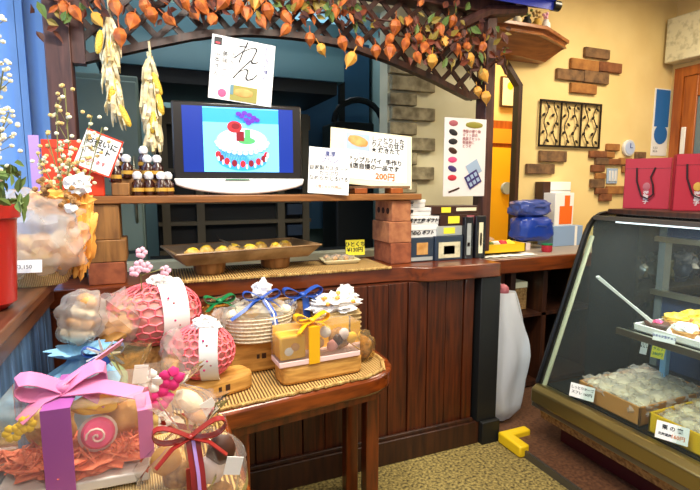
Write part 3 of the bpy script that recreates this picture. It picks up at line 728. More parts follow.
# ------------------------------------------------------------------ hanging corn bundles
def corn_bundle(label, px, ytop, ybot, Y, cobs, seed):
    top = at(px, ytop, Y=Y); bot = at(px + (8 if seed != 2 else 4), ybot, Y=Y); L = top.z - bot.z; rn = random.Random(seed)
    t = thing('corn_bundle', label, 'corn', (top.x, Y, top.z), 0, 'hanging corn bundles')
    MB().tube([(0, 0, .02), (.004, 0, -.05), (0, 0, -L * .4)], .005, 5).build('twine', 'husk', t)
    b = MB()
    for i in range(64):
        z0 = -rn.uniform(0.02, L * .75); ln = rn.uniform(.1, .22); dx_ = rn.uniform(-.05, .05); xo = rn.uniform(-.012, .012) + (bot.x - top.x) * (-z0 / L)
        pts = [(xo, rn.uniform(-.01, .01), z0), (xo + dx_ * .45, rn.uniform(-.05, .01), z0 - ln * .4), (xo + dx_ * .75, rn.uniform(-.05, 0), max(z0 - ln * .8, -L)), (xo + dx_ * .8, 0, max(z0 - ln, -L - .01))]
        b.ribbon(pts, [.008, .017, .012, .003], (rn.uniform(-1, 1), rn.uniform(-.4, .4), .1), .0015)
    b.build('husks', 'husk', t)
    for cxp, cyp, tilt in cobs:
        q = at(cxp, cyp, Y=Y - .03); b = MB(); b.lathe([(.003, -.05), (.010, -.043), (.0145, -.02), (.015, .01), (.012, .035), (.005, .05)], seg=14, rot=(0, tilt, 0)); b.build('corn_cob', 'corn_yellow', t, loc=(q.x - top.x, -.03, q.z - top.z))
corn_bundle('long corn husk bundle hanging from the garland, left one with four yellow cobs', 108, 4, 128, 2.42, [(99, 42, 10), (109, 52, 8), (112, 90, 10), (125, 116, -22)], 1)
corn_bundle('shorter corn husk bundle hanging by a loop beside the television', 149, 46, 152, 2.42, [(157, 84, -18), (160, 104, -10), (153, 122, 5)], 2)

# ------------------------------------------------------------------ pastry tray on the counter
m_ = MB(); m_.b2((-.10, -.16, 0), (.96, .16, .006)); rm = m_.build('rattan_mat', 'rattan', loc=(.16, 2.345, WT), rz=-1.2)
tag(rm, 'narrow woven rattan mat under the brown pastry tray on the counter', 'mat'); rn_b = random.Random(2)
b = MB(); [b.ell((x, -.166 - rn_b.uniform(0, .006), .001), (.010, .007, .009), (0, 0, 40), sub=1) for x in [-.10 + .0125 * i for i in range(86)]]; b.build('braided_edge', 'rattan_edge', rm)
tc = at(240, 245, Z=WT + .1)
tr = thing('pastry_tray', 'long brown shallow tray of pastries raised on two wooden supports', 'tray', (.41, 2.385, WT + .063), 9)
def tray_mb(b, L, W, h, fl, th=.006):
    o_ = [(-L / 2 - fl, -W / 2 - fl, h), (L / 2 + fl, -W / 2 - fl, h), (L / 2 + fl, W / 2 + fl, h), (-L / 2 - fl, W / 2 + fl, h)]
    i_ = [(-L / 2, -W / 2, 0), (L / 2, -W / 2, 0), (L / 2, W / 2, 0), (-L / 2, W / 2, 0)]
    for k in range(4): b.face([i_[k], i_[(k + 1) % 4], o_[(k + 1) % 4], o_[k]])
    b.face(i_); bmesh.ops.remove_doubles(b.bm, verts=b.bm.verts, dist=1e-5)
    return b
b = tray_mb(MB(), .60, .25, .058, .05); b.build('tray_body', 'tray_brown', tr, solid=.006)
b = MB(); o_ = [(-.35, -.175, .06), (.35, -.175, .06), (.35, .175, .06), (-.35, .175, .06), (-.35, -.175, .06)]
for p_, q_ in zip(o_, o_[1:]): b.tube([p_, q_], .005, 6)
b.build('tray_rim', 'tray_brown', tr)
for i, x in enumerate((-.165, .165)):
    s_ = MB().lathe([(.055, 0), (.062, .01), (.066, .054)], seg=24, sc=(1.15, 1.3, 1)).build('tray_support', 'bamboo_pot', loc=(.41 + x, 2.36 + x * .16, WT + .006))
    tag(s_, ['round wooden support under the left half of the pastry tray', 'round wooden support under the right half of the pastry tray'][i], 'support', 'tray supports')
p0 = None
ordn = ['leftmost', 'second from the left', 'third from the left', 'fourth from the left', 'fifth from the left', 'sixth from the left', 'seventh from the left', 'rightmost']
for i in range(8):
    loc = (.41 - .24 + i * .068, 2.35 + .011 * i + (.035 if i % 2 else -.03), WT + .078); lab = 'golden pastry in the brown tray on the counter, ' + ordn[i]
    if p0 is None:
        p0 = thing('pastry', lab, 'pastry', loc, 0, 'pastries in the brown tray')
        MB().ell((0, 0, .022), (.042, .036, .026), sub=2, jit=.25, js=25).build('crust', 'pastry', p0); b = MB(); b.ell((0, 0, .042), (.026, .02, .013), jit=.3); b.build('topping', 'custard', p0)
    else: dup(p0, loc, i * 40, lab)
tg = thing('serving_tongs', 'thin metal tongs lying across the pastry tray', 'tongs', (.37, 2.4, WT + .12))
b = MB(); b.tube([(-.06, .06, .03), (0, 0, .0), (.06, -.05, -.01)], .003, 6); b.tube([(-.06, .06, .03), (.02, .03, .0), (.07, -.03, -.01)], .003, 6); b.build('arms', 'steel', tg)
MB().tube([(-.06, .06, .03), (-.075, .07, .05)], .005, 6).build('hinge', 'black_metal', tg)
# plate of wrapped sweets with yellow price card
pc = at(339, 262, Z=WT + .01)
pl = thing('sweets_plate', 'shallow cream dish of wrapped sweets in front of the right brick pier', 'plate', (pc.x, pc.y, WT + .0075), -5)
tray_mb(MB(), .16, .10, .02, .02).build('dish', 'plate_cream', pl, solid=.004)
for i in range(9):
    x = -.06 + .03 * (i % 5); y = -.02 if i < 5 else .025
    o = MB(); o.ell((0, 0, 0), (.02, .014, .012), (0, 0, i * 50), jit=.4); o.mi = 1; o.ell((0, 0, .004), (.024, .018, .014), (0, 0, i * 50), jit=.5)
    o = o.build('wrapped_sweet', ['bread' if i % 2 else 'leaf_olive', 'packet_film'], loc=(pc.x + x, pc.y + y, WT + .028 + .006 * (i % 2)))
    tag(o, 'wrapped sweet in the cream dish, ' + ('front row ' if i < 5 else 'back row ') + ['far left', 'left of centre', 'centre', 'right of centre', 'far right'][i % 5], 'sweet', 'wrapped sweets in the dish')
pp = at(354, 250, Y=2.44)
c = card('price_card', 'yellow handwritten price card behind the dish of sweets', 'price card', (pp.x, 2.42, WT + .035), -6, 6, .11, .085, 'paper_yellow')
lettering('writing', 'ひとくち\n¥130円', .03, 'ink', c, (0, -.001, .05), align='CENTER', weight=.0006)

# ------------------------------------------------------------------ boxes right of the brick pier
def boxed(name, label, px0, py0, px1, py1, Y, depth, m, parts=(), rz=0, cat='box', group=None, z0=None):
    a = at(px0, py1, Y=Y); c_ = at(px1, py0, Y=Y); w_ = abs(c_.x - a.x); zb_ = z0 if z0 is not None else a.z; h_ = at((px0 + px1) / 2, py0, Y=Y).z - zb_
    t = thing(name, label, cat, ((a.x + c_.x) / 2, Y, zb_), rz, group)
    MB().b2((-w_ / 2, 0, 0), (w_ / 2, depth, h_)).build('carton', m, t, bevel=.003)
    for nm, x0_, z0_, x1_, z1_, mm in parts: MB().b2((-w_ / 2 + x0_ * w_, -.002, z0_ * h_), (-w_ / 2 + x1_ * w_, -.0002, z1_ * h_)).build(nm, mm, t)
    return t, w_, h_
Yb = 2.30
rows = [(237, 263, 'x'), ]
t, w_, h_ = boxed('biscuit_pack', 'dark navy wrapped biscuit pack on the counter beside the brick pier', 409, 238, 434, 262, 2.27, .14, 'box_navy', [('picture', .3, .3, .75, .8, 'bread'), ('silver_strip', .05, .05, .95, .2, 'box_silver')], z0=WT, group='packs on the counter')
t, w_, h_ = boxed('biscuit_pack', 'large silver-patterned pack at the centre of the counter packs', 435, 236, 463, 262, 2.26, .14, 'box_navy', [('pattern', .12, .1, .9, .75, 'pebble_cover'), ('picture', .3, .25, .7, .6, 'leaf_olive')], z0=WT, group='packs on the counter')
t, w_, h_ = boxed('biscuit_pack', 'black upright pack with pale window second from the right end', 464, 217, 474, 262, 2.25, .14, 'box_black', [('pale_window', .25, .1, .7, .85, 'box_silver'), ('red_mark', .3, .3, .6, .4, 'poster_rose')], z0=WT, group='packs on the counter')
t, w_, h_ = boxed('biscuit_pack', 'black upright pack with a tall cream stripe at the right end', 475, 216, 486.5, 262, 2.25, .14, 'box_black', [('cream_stripe', .3, .12, .7, .85, 'paper_warm'), ('red_mark', .4, .3, .6, .6, 'ink_red')], z0=WT, group='packs on the counter')
zt = at(422, 238, Y=2.27).z
wl = ['lowest white lidded box with black lettering beside the bricks', 'second white lidded box with black lettering from the bottom', 'third white lidded box with black lettering from the bottom', 'topmost white lidded box with black lettering beside the bricks']
ranges = [(407, 438, 224, 238), (407, 439, 214, 223.5), (407, 431, 205, 213.5), (407, 425, 196, 204.5)]
zz = zt + .001
for i, (xa, xb, ya, yb) in enumerate(ranges):
    hh_ = (yb - ya) * 2.35 / 470 * 1.0 + .002
    a = at(xa, 230, Y=2.28).x; c_ = at(xb, 230, Y=2.28).x
    t = thing('white_box', wl[i], 'box', ((a + c_) / 2, 2.285, zz), 0, 'stack of white boxes'); w_ = c_ - a
    MB().b2((-w_ / 2, 0, 0), (w_ / 2, .12, hh_ - .002)).build('carton', 'paper', t, bevel=.002)
    MB().b2((-w_ / 2 - .002, -.003, hh_ * .55), (w_ / 2 + .002, .12, hh_ - .0015)).build('lid', 'paper', t, bevel=.002)
    lettering('lettering', ['和の心', '菓子工房', '寿', '祝'][i] + ' ' + 'ギフト' * (i < 2), .026, 'ink', t, (-w_ / 2 + .008, -.004, hh_ * .25), shear=.3, weight=.001)
    zz += hh_
bz = at(450, 236, Y=2.26).z + .001
bl = [('clear_topped_box', 'silver box with yellow price sticker, lowest of the dark stack', 438, 463, 226, 236, 'box_silver', .25, .7), ('gift_box', 'brown box with a yellow price sticker, second of the dark stack', 440, 478, 213, 225, 'box_brown', .2, .5), ('gift_box', 'dark box with a yellow price sticker and pale band, topmost of the dark stack', 431, 478, 204, 212.5, 'box_brown', .2, .4)]
zz = bz
for nm, lab, xa, xb, ya, yb, mm, s0, s1 in bl:
    hh_ = (yb - ya) * 2.4 / 470 + .004; a = at(xa, 220, Y=2.27).x; c_ = at(min(xb, 463 if nm[0] == 'c' else xb), 220, Y=2.27).x
    if nm == 'gift_box': a = at(xa + 1, 220, Y=2.27).x
    t = thing(nm, lab, 'box', ((a + c_) / 2, 2.275, zz), 0, 'dark gift boxes'); w_ = c_ - a
    MB().b2((-w_ / 2, 0, 0), (w_ / 2, .14, hh_ - .0015)).build('carton', mm, t, bevel=.002)
    st = MB().b2((-w_ / 2 + s0 * w_, -.002, hh_ * .2), (-w_ / 2 + s1 * w_, -.0002, hh_ * .82)).build('price_sticker', 'paper_yellow', t)
    if 'topmost' in lab: MB().b2((w_ * .02, -.003, hh_ * .35), (w_ * .46, -.0003, hh_ * .75)).build('pale_band', 'paper_warm', t)
    if 'second' in lab: MB().b2((w_ * .2, -.003, hh_ * .15), (w_ * .4, -.0003, hh_ * .85)).build('rose_picture', 'poster_rose', t)
    zz += hh_

# ------------------------------------------------------------------ rear counter and its clutter
RZ = .985
rc = thing('rear_counter', 'dark wooden rear counter with a pale worktop behind the display case', 'counter', (0, 0, 0))
MB().b2((1.80, 2.44, RZ - .02), (3.9, 2.98, RZ)).build('top', 'rear_top', rc, bevel=.003)
MB().b2((1.79, 2.42, RZ - .10), (3.9, 2.46, RZ - .005)).build('front_edge', 'counter_wood', rc, bevel=.006)
b = MB(); b.b2((1.86, 2.56, 0), (2.22, 2.60, RZ - .09)); b.build('door', 'panel_wood', rc)
for x in (2.20, 2.48, 3.0): MB().b2((x, 2.5, 0), (x + .04, 2.96, RZ - .09)).build('divider', 'dark_wood', rc)
MB().b2((1.82, 2.94, 0), (3.9, 2.98, RZ - .02)).build('back_board', 'dark_wood', rc); MB().b2((2.24, 2.5, .55), (3.9, 2.94, .57)).build('inner_shelf', 'dark_wood', rc); MB().b2((1.82, 2.5, .05), (3.9, 2.94, .08)).build('bottom_board', 'dark_wood', rc)
t = thing('storage_carton', 'brown carton on the inner shelf of the rear counter', 'carton', (2.36, 2.62, .571)); MB().b2((-.09, 0, 0), (.09, .28, .16)).build('carton', 'cork', t); MB().b2((-.08, -.01, .16), (.085, .25, .2)).build('paper_bundle', 'paper_warm', t)
# yellow tray with sweets
q = at(517, 247, Z=RZ)
t = thing('yellow_box_tray', 'shallow yellow box at the left of the rear counter', 'tray', (2.13, 2.62, RZ + .018), 0)
b = MB(); b.b2((-.2, -.1, 0), (.2, -.09, .06)); b.b2((-.2, .09, 0), (.2, .1, .06)); b.b2((-.2, -.1, 0), (-.19, .1, .06)); b.b2((.19, -.1, 0), (.2, .1, .06)); b.b2((-.2, -.1, 0), (.2, .1, .006)); b.build('box_body', 'tray_yellow', t)
for i in range(6):
    b = MB(); b.ell((0, 0, 0), (.03, .03, .022), sub=2, jit=.5)
    o = b.build('snack_packet', ['cookie_pink', 'paper', 'leaf_green', 'paper', 'ink_red', 'paper_yellow'][i], loc=(1.98 + .06 * i, 2.62, RZ + .068)); tag(o, ['pink', 'white', 'green', 'second white', 'red', 'pale yellow'][i] + ' snack packet in the yellow box on the rear counter', 'packet', 'snack packets')
b = MB(); b.grid(16, 6, lambda u, v: (-.24 + .48 * u, -.07 + .14 * v, .004 + .012 * abs(noise.noise(Vector((u * 9, v * 5, 0)))))); o = b.build('paper_sheet', 'paper', loc=(2.14, 2.53, RZ + .001), solid=.002); tag(o, 'crumpled white paper under the yellow box on the rear counter', 'paper')
# pink mesh bag
q = at(496, 212, Y=2.7)
t = thing('pink_mesh_bag', 'bright pink mesh bag beside the narrow opening', 'bag', (2.02, 2.80, RZ), 0)
b = MB(); b.ell((0, 0, .12), (.085, .06, .12), sub=3, jit=.15); b.build('mesh_body', 'cookie_pink', t)
b = MB()
for i in range(10):
    a = 2 * math.pi * i / 10
    for s_ in (1, -1): b.tube([(.089 * math.cos(a + s_ * u * 2.2) * math.sin(math.pi * (.08 + .84 * u)), .064 * math.sin(a + s_ * u * 2.2) * math.sin(math.pi * (.08 + .84 * u)), .12 - .124 * math.cos(math.pi * (.08 + .84 * u))) for u in [k / 10 for k in range(11)]], .002, 4)
b.build('net', 'pink_net', t)
t = thing('clear_packet', 'crumpled clear packet next to the pink mesh bag', 'packet', (2.22, 2.80, RZ), 0); MB().ell((0, 0, .05), (.07, .05, .05), sub=3, jit=.35, js=30).build('film', 'packet_film', t)
# blue bundles
def bundle(label, px0, px1, py0, py1, Y, m, z):
    a = at(px0, py1, Y=Y); c_ = at(px1, py0, Y=Y); w_ = c_.x - a.x; h_ = at((px0 + px1) / 2, py0, Y=Y).z - z
    t = thing('blue_bundle', label, 'bundle', ((a.x + c_.x) / 2, Y + .07, z), 0, 'blue plastic bundles')
    b = MB(); b.ell((0, 0, h_ / 2), (w_ / 2, .09, h_ / 2), sub=4, jit=.16, js=26, sq=.55); b.build('wrapped_body', m, t)
    b = MB(); b.ribbon([(-w_ * .3, -.07, h_ * .3), (-w_ * .1, -.095, h_ * .65), (w_ * .2, -.09, h_ * .6), (w_ * .35, -.06, h_ * .4)], .01, (0, 0, 1)); b.build('fold', 'blue_bundle_light', t)
    return z + h_
b = MB(); b.b2((-.12, 0, 0), (.10, .16, .05)); b.b2((-.10, .01, .05), (.08, .15, .052)); ub = b.build('flat_carton', 'silver_print', loc=(2.44, 2.70, RZ)); tag(ub, 'flat pale carton under the blue bundles on the rear counter', 'carton')
z1 = bundle('dark blue plastic bundle on the rear counter, the lower of two', 521, 555, 216, 236, 2.70, 'blue_bundle', RZ + .053)
bundle('lighter blue plastic bundle on the rear counter, the upper of two', 520, 553, 200, 216, 2.70, 'blue_bundle_light', z1 - .004)
t, w_, h_ = boxed('orange_print_box', 'white box with a bold orange shape on the rear counter', 554, 200, 574, 226, 2.78, .12, 'paper', [('orange_print', .25, .05, .92, .6, 'print_orange'), ('orange_print', .5, .6, .78, .92, 'print_orange')], z0=RZ + .10)
t2, w2_, h2_ = boxed('blue_carton', 'pale blue carton with wrapped side at the right of the rear counter', 553, 226, 583, 243, 2.76, .16, 'box_lightblue', [('white_edge', .72, 0, .8, 1, 'paper')], z0=RZ)
t.location.z = RZ + h2_ + .001
t = thing('red_tub', 'small dark red tub in front of the blue bundles', 'tub', (at(543, 240, Y=2.6).x, 2.56, RZ)); MB().lathe([(.03, 0), (.036, .01), (.036, .045), (.03, .05)]).build('tub_body', 'bag_red', t); MB().lathe([(.037, .05), (.037, .058), (0, .06)]).build('lid', 'green_ribbon', t)
wb = at(555, 190, Y=2.93)
t = thing('wall_dispenser', 'white box dispenser with a dark brown end mounted on the cream wall', 'dispenser', (wb.x, 2.995, wb.z))
MB().b2((-.07, -.09, -.065), (.14, 0, .065)).build('white_case', 'paper', t, bevel=.004); MB().b2((-.145, -.09, -.07), (-.072, 0, .065)).build('brown_end', 'box_brown', t, bevel=.003); MB().b2((-.07, -.092, -.005), (.14, -.0905, .0)).build('seam', 'box_silver', t)

# hanging white plastic bag
pb = at(516, 360, Y=2.33)
hb = thing('plastic_bag', 'white translucent plastic bag hanging between counter and display case', 'bag', (1.925, 2.20, .05))
def bagf(u, v):
    h_ = .78 * v; th_ = 2 * math.pi * u
    wv = .040 + .085 * math.sin(math.pi * min(1, (1 - v) * .85 + .08)) ** .8 + (.05 if v < .5 else .05 * (1 - v) / .5)
    if v < .08: wv *= .55 + v * 5.6
    r_ = 1 + .12 * noise.noise(Vector((math.cos(th_) * 1.6, math.sin(th_) * 1.6, v * 2.5))) + .09 * math.sin(th_ * 7 + v * 2 + math.sin(v * 9))
    return (-.03 + (1 - v) * .0 + wv * r_ * math.cos(th_), wv * .55 * r_ * math.sin(th_), h_)
b = MB(); b.grid(36, 22, bagf, True); b.face([bagf(i / 36, 0) for i in range(36)]); b.build('bag_film', 'milky_plastic', hb)
b = MB(); b.ell((-.04, 0, .79), (.035, .025, .035), jit=.4); b.build('knot', 'poster_rose', hb)
b = MB(); b.tube([(-.04, 0, .79), (-.05, .03, .83), (-.05, .09, .845)], .006, 6); b.build('handle_loop', 'milky_plastic', hb)
# yellow corner guard
t = thing('corner_guard', 'yellow L-shaped plastic guard on the corner of the floor platform', 'corner guard', (1.775, 2.03, .042))
b = MB(); b.prism([(-.02, .02), (-.02, -.16), (.045, -.16), (.045, -.035), (.17, -.035), (.17, .02)], -.04, .025); b.build('guard_body', 'guard_yellow', t, bevel=.01)

# ------------------------------------------------------------------ glass display case
YE, YN = 1.93, .25
ca = thing('display_case', 'slanted glass bakery display case with gold steel base', 'display case', (0, 0, 0))
sw_ = Matrix(((1, 0, 0, 0), (0, 0, 1, 0), (0, 1, 0, 0), (0, 0, 0, 1)))   # xz outline extruded in y
def px_(b, o_, y0, y1): return b.prism(o_, y0, y1, sw_)
b = MB(); px_(b, [(2.05, .036), (2.8, .036), (2.8, .17), (2.05, .17)], YN, YE - .05); b.build('kickplate', 'red_trim', ca)
b = MB(); px_(b, [(1.95, .17), (2.85, .17), (2.85, .25), (1.93, .25)], YN, YE); b.build('lower_body', 'cork', ca)
b = MB(); px_(b, [(1.88, .25), (1.98, .25), (1.98, .275), (1.885, .275)], YN, YE + .01); b.build('lower_rail', 'steel', ca, bevel=.004)
b = MB(); px_(b, [(1.875, .275), (1.97, .275), (1.97, .36), (1.91, .375), (1.875, .35)], YN, YE + .01); b.build('gold_band', 'gold_steel', ca, bevel=.008)
b = MB(); px_(b, [(1.98, .25), (2.85, .25), (2.85, .36), (1.98, .36)], YN, YE); b.build('deck', 'case_dark', ca)
gl = [(1.925, .37), (2.214, 1.18), (2.236, 1.225), (2.268, 1.262), (2.31, 1.284), (2.37, 1.292), (2.75, 1.292)]
gl2 = [(x + .005, z - .003) for x, z in gl]
b = MB(); px_(b, gl + gl2[::-1], YN, YE - .005); b.build('front_glass', 'case_glass', ca)
fr = [(x, YE, z) for x, z in gl]
b = MB(); b.tube([(x - .004, YE + .006, z + .002) for x, z in gl], .016, 8); b.build('black_end_frame', 'black_metal', ca)
b = MB(); b.tube([(x + .022, YE - .014, z - .006) for x, z in gl[:2]], .012, 8); b.build('pale_seal', 'seal', ca)
b = MB(); px_(b, [(1.95, .37), (2.245, 1.235), (2.29, 1.28), (2.75, 1.28), (2.8, .37)], YE - .004, YE); b.build('end_glass', 'case_glass', ca)
b = MB(); b.b2((2.25, YN, 1.262), (2.285, YE, 1.284)); b.build('top_rail', 'steel_dark', ca)
b = MB(); b.b2((2.31, YN, 1.296), (2.86, YE - .04, 1.322)); b.build('top_board', 'dark_wood', ca, bevel=.003)
b = MB(); b.b2((2.80, YN, .25), (2.85, YE, .82)); b.b2((2.8, YN, 1.15), (2.85, YE, 1.296)); b.build('back_panel', 'case_back', ca)
b = MB()
for y in (.3, .75, 1.2, 1.55, 1.9): b.b2((2.79, y - .02, .36), (2.85, y + .02, 1.29))
b.build('back_post', 'case_inner', ca)
b = MB(); b.b2((2.76, YN, .80), (2.80, YE, .83)); b.b2((2.76, YN, 1.12), (2.80, YE, 1.15)); b.build('back_rail', 'steel', ca)
MB().b2((2.30, YN + .05, 1.25), (2.34, YE - .1, 1.262)).build('lamp_tube', 'tube_light', ca)
SZ = .745
b = MB(); b.b2((2.13, YN, SZ - .012), (2.76, 1.62, SZ - .004)); b.build('shelf_glass', 'case_glass', ca)
b = MB(); b.b2((2.115, YN, SZ - .03), (2.135, 1.64, SZ + .002)); b.build('shelf_edge', 'steel', ca)
b = MB(); b.b2((2.14, 1.60, SZ - .03), (2.76, 1.62, SZ - .013)); b.b2((2.14, .4, SZ - .03), (2.76, .42, SZ - .013)); b.build('shelf_bracket', 'steel_dark', ca)
b = MB(); b.b2((2.42, 1.58, .36), (2.45, 1.61, SZ - .03)); b.build('shelf_support', 'light_blue', ca)
l = area('case_strip_lamp', (2.40, 1.05, 1.24), (0, 0, 0), .06, 1.4, 13, (.95, .98, 1))

def opentray(label, name, x0_, y0_, x1_, y1_, z, h_, m, rz=0):
    t = thing(name, label, 'tray', ((x0_ + x1_) / 2, (y0_ + y1_) / 2, z), rz); W_, D_ = x1_ - x0_, y1_ - y0_; b = MB()
    for a_, c2_ in (((-W_ / 2, -D_ / 2), (W_ / 2, -D_ / 2 + .01)), ((-W_ / 2, D_ / 2 - .01), (W_ / 2, D_ / 2)), ((-W_ / 2, -D_ / 2), (-W_ / 2 + .01, D_ / 2)), ((W_ / 2 - .01, -D_ / 2), (W_ / 2, D_ / 2))): b.b2((*a_, 0), (*c2_, h_))
    b.b2((-W_ / 2, -D_ / 2, 0), (W_ / 2, D_ / 2, .008)); b.build('tray_body', m, t, bevel=.002); return t
def packets(n, x0_, x1_, y0_, y1_, z, m, group, labelf, seed, size=.035, nx=4):
    rn = random.Random(seed); base = None
    ny = math.ceil(n / nx)
    for i in range(n):
        ix, iy = i % nx, i // nx
        loc = (x0_ + (x1_ - x0_) * (ix + .5) / nx + rn.uniform(-.01, .01), y0_ + (y1_ - y0_) * (iy + .5) / ny + rn.uniform(-.01, .01), z + .014 * rn.random())
        lab = labelf(ix, iy)
        if base is None:
            base = thing('wrapped_cake', lab, 'cake', loc, 0, group)
            MB().ell((0, 0, size * .55), (size, size * .8, size * .5), sub=2, jit=.2).build('cake', m, base)
            MB().ell((0, 0, size * .62), (size * 1.3, size * 1.1, size * .72), sub=3, jit=.55, js=28).build('wrapper', 'packet_film', base)
        else: dup(base, loc, rn.uniform(0, 360), lab)
colw = ['front', 'second', 'third', 'rear']
opentray('light wooden tray of wrapped cakes on the floor of the display case', 'wooden_tray', 2.00, 1.40, 2.50, 1.74, .362, .09, 'tray_wood')
packets(16, 2.02, 2.48, 1.42, 1.73, .395, 'cream_puff', 'wrapped cakes in the wooden tray', lambda a, c_: 'clear-wrapped pale cake in the wooden tray, %s column, %s row from the near side' % (colw[a], ['first', 'second', 'third', 'fourth'][c_]), 4, .057)
opentray('bright yellow tray of wrapped sweets on the floor of the display case', 'yellow_tray', 2.00, .96, 2.5, 1.36, .362, .09, 'tray_yellow')
packets(20, 2.02, 2.48, .98, 1.35, .40, 'paper_warm', 'wrapped sweets in the yellow tray', lambda a, c_: 'small white-wrapped sweet in the yellow tray, %s column, %s row from the near side' % (colw[a], ['first', 'second', 'third', 'fourth', 'fifth'][c_]), 5, .042)
wp = at(652, 425, Z=.4)
# upper tray
opentray('pale-rimmed tray of tarts on the glass shelf of the display case', 'tart_tray', 2.16, .9, 2.66, 1.585, SZ, .035, 'tray_white')
rn = random.Random(8); tb = None
for i in range(15):
    ix, iy = i % 3, i // 3; loc = (2.24 + ix * .14, 1.52 - iy * .13, SZ + .012); lab = 'tart on the glass shelf, %s column, %s row from the far end' % (['front', 'middle', 'rear'][ix], ['first', 'second', 'third', 'fourth', 'fifth'][iy])
    kind = 'choc' if i == 0 else 'custard' if (ix > 0 and iy < 3) or iy == 0 else 'white_fabric'
    t = thing('tart', ('chocolate ' if kind == 'choc' else 'yellow custard ' if kind == 'custard' else 'white-wrapped ') + lab, 'tart', loc, 0, 'tarts on the glass shelf')
    MB().lathe([(.04, 0), (.055, .03), (.05, .035), (0, .035)], seg=18).build('crust', 'choc' if kind == 'choc' else 'bread', t)
    MB().ell((0, 0, .042), (.05, .05, .024), jit=.5, js=40, sub=3).build('filling', kind if kind != 'choc' else 'cookie_pink', t).scale = (.5, .5, .7) if kind == 'choc' else (1, 1, 1)
# white serving stick
a, c_ = at(598, 277, X=2.22), at(652, 322, X=2.20)
t = thing('cake_server', 'thin white plastic server leaning on the tart tray inside the case', 'server', tuple(c_))
v = a - c_; b = MB(); b.ribbon([(0, 0, 0), tuple(v * .5), tuple(v)], [.016, .012, .02], (0, 1, 0), .002); b.build('blade', 'tray_white', t); b = MB(); b.ell(tuple(v), (.012, .012, .008)); b.build('tip', 'tray_white', t)
def pricecard(label, px, py, X, w_, h_, yaw, lines, m='paper', size=.018):
    q = at(px, py, X=X); t = thing('price_card', label, 'price card', tuple(q), yaw); t.rotation_euler = (R(-18), 0, R(yaw))
    MB().b2((-w_ / 2, 0, -h_ / 2), (w_ / 2, .002, h_ / 2)).build('sheet', m, t)
    for tx, sz, mm, x, z in lines: lettering('writing', tx, sz, mm, t, (x, -.0008, z), align='CENTER', weight=.0004)
pricecard('white price card in front of the wooden tray in the case', 582, 392, 1.945, .115, .068, -66, [('しっとりチーズ', .0155, 'ink', 0, .010), ('スフレ 160円', .017, 'ink', 0, -.014)])
pricecard('white price card in front of the yellow tray with an orange price', 672, 433, 1.945, .115, .072, -66, [('栗 の 実', .021, 'ink', 0, .008), ('北海道産', .012, 'ink', -.024, -.018), ('160円', .02, 'ink_orange', .022, -.02)])
pricecard('white card on the front edge of the glass shelf', 664, 338, 2.105, .09, .036, -75, [('なめらか生チョコ', .012, 'ink_blue', 0, 0.0)])
pricecard('small white card below the glass shelf, left of the yellow card', 644, 347, 2.19, .03, .07, -75, [('ミニ\nタルト', .013, 'ink', 0, .01)])
pricecard('small yellow card with green writing below the glass shelf', 658, 352, 2.19, .055, .06, -75, [('タルト', .016, 'green_ribbon', 0, .008), ('280円', .018, 'green_ribbon', 0, -.016)], 'paper_yellow')

t = thing('dark_cabinet', 'low dark cabinet holding green bags behind the far glass end of the case', 'cabinet', (2.70, 1.99, .04))
b = MB(); b.b2((0, .28, 0), (1.2, .32, 1.19)); b.b2((0, 0, 0), (.03, .28, 1.19)); b.b2((1.17, 0, 0), (1.2, .28, 1.19)); b.build('cabinet_body', 'kitchen_dark', t)
for z in (0, .42, .74, 1.17): MB().b2((.03, 0, z), (1.17, .28, z + .02)).build('shelf', 'kitchen_dark', t)
for i in range(8):
    o = MB().ell((0, 0, .1), (.08, .09, .10), sub=3, jit=.5, js=30).build('dark_bag', ['box_black', 'leaf_dark', 'box_navy', 'kitchen_dark'][i % 4], loc=(2.83 + .25 * (i % 4), 2.12, .04 + (.44 if i < 4 else .76) + .002)); tag(o, '%s dark crumpled bag on the %s shelf of the dark cabinet' % (('leftmost', 'second from left', 'third from left', 'rightmost')[i % 4], ('middle', 'upper')[i // 4]), 'bag', 'dark bags behind the case')
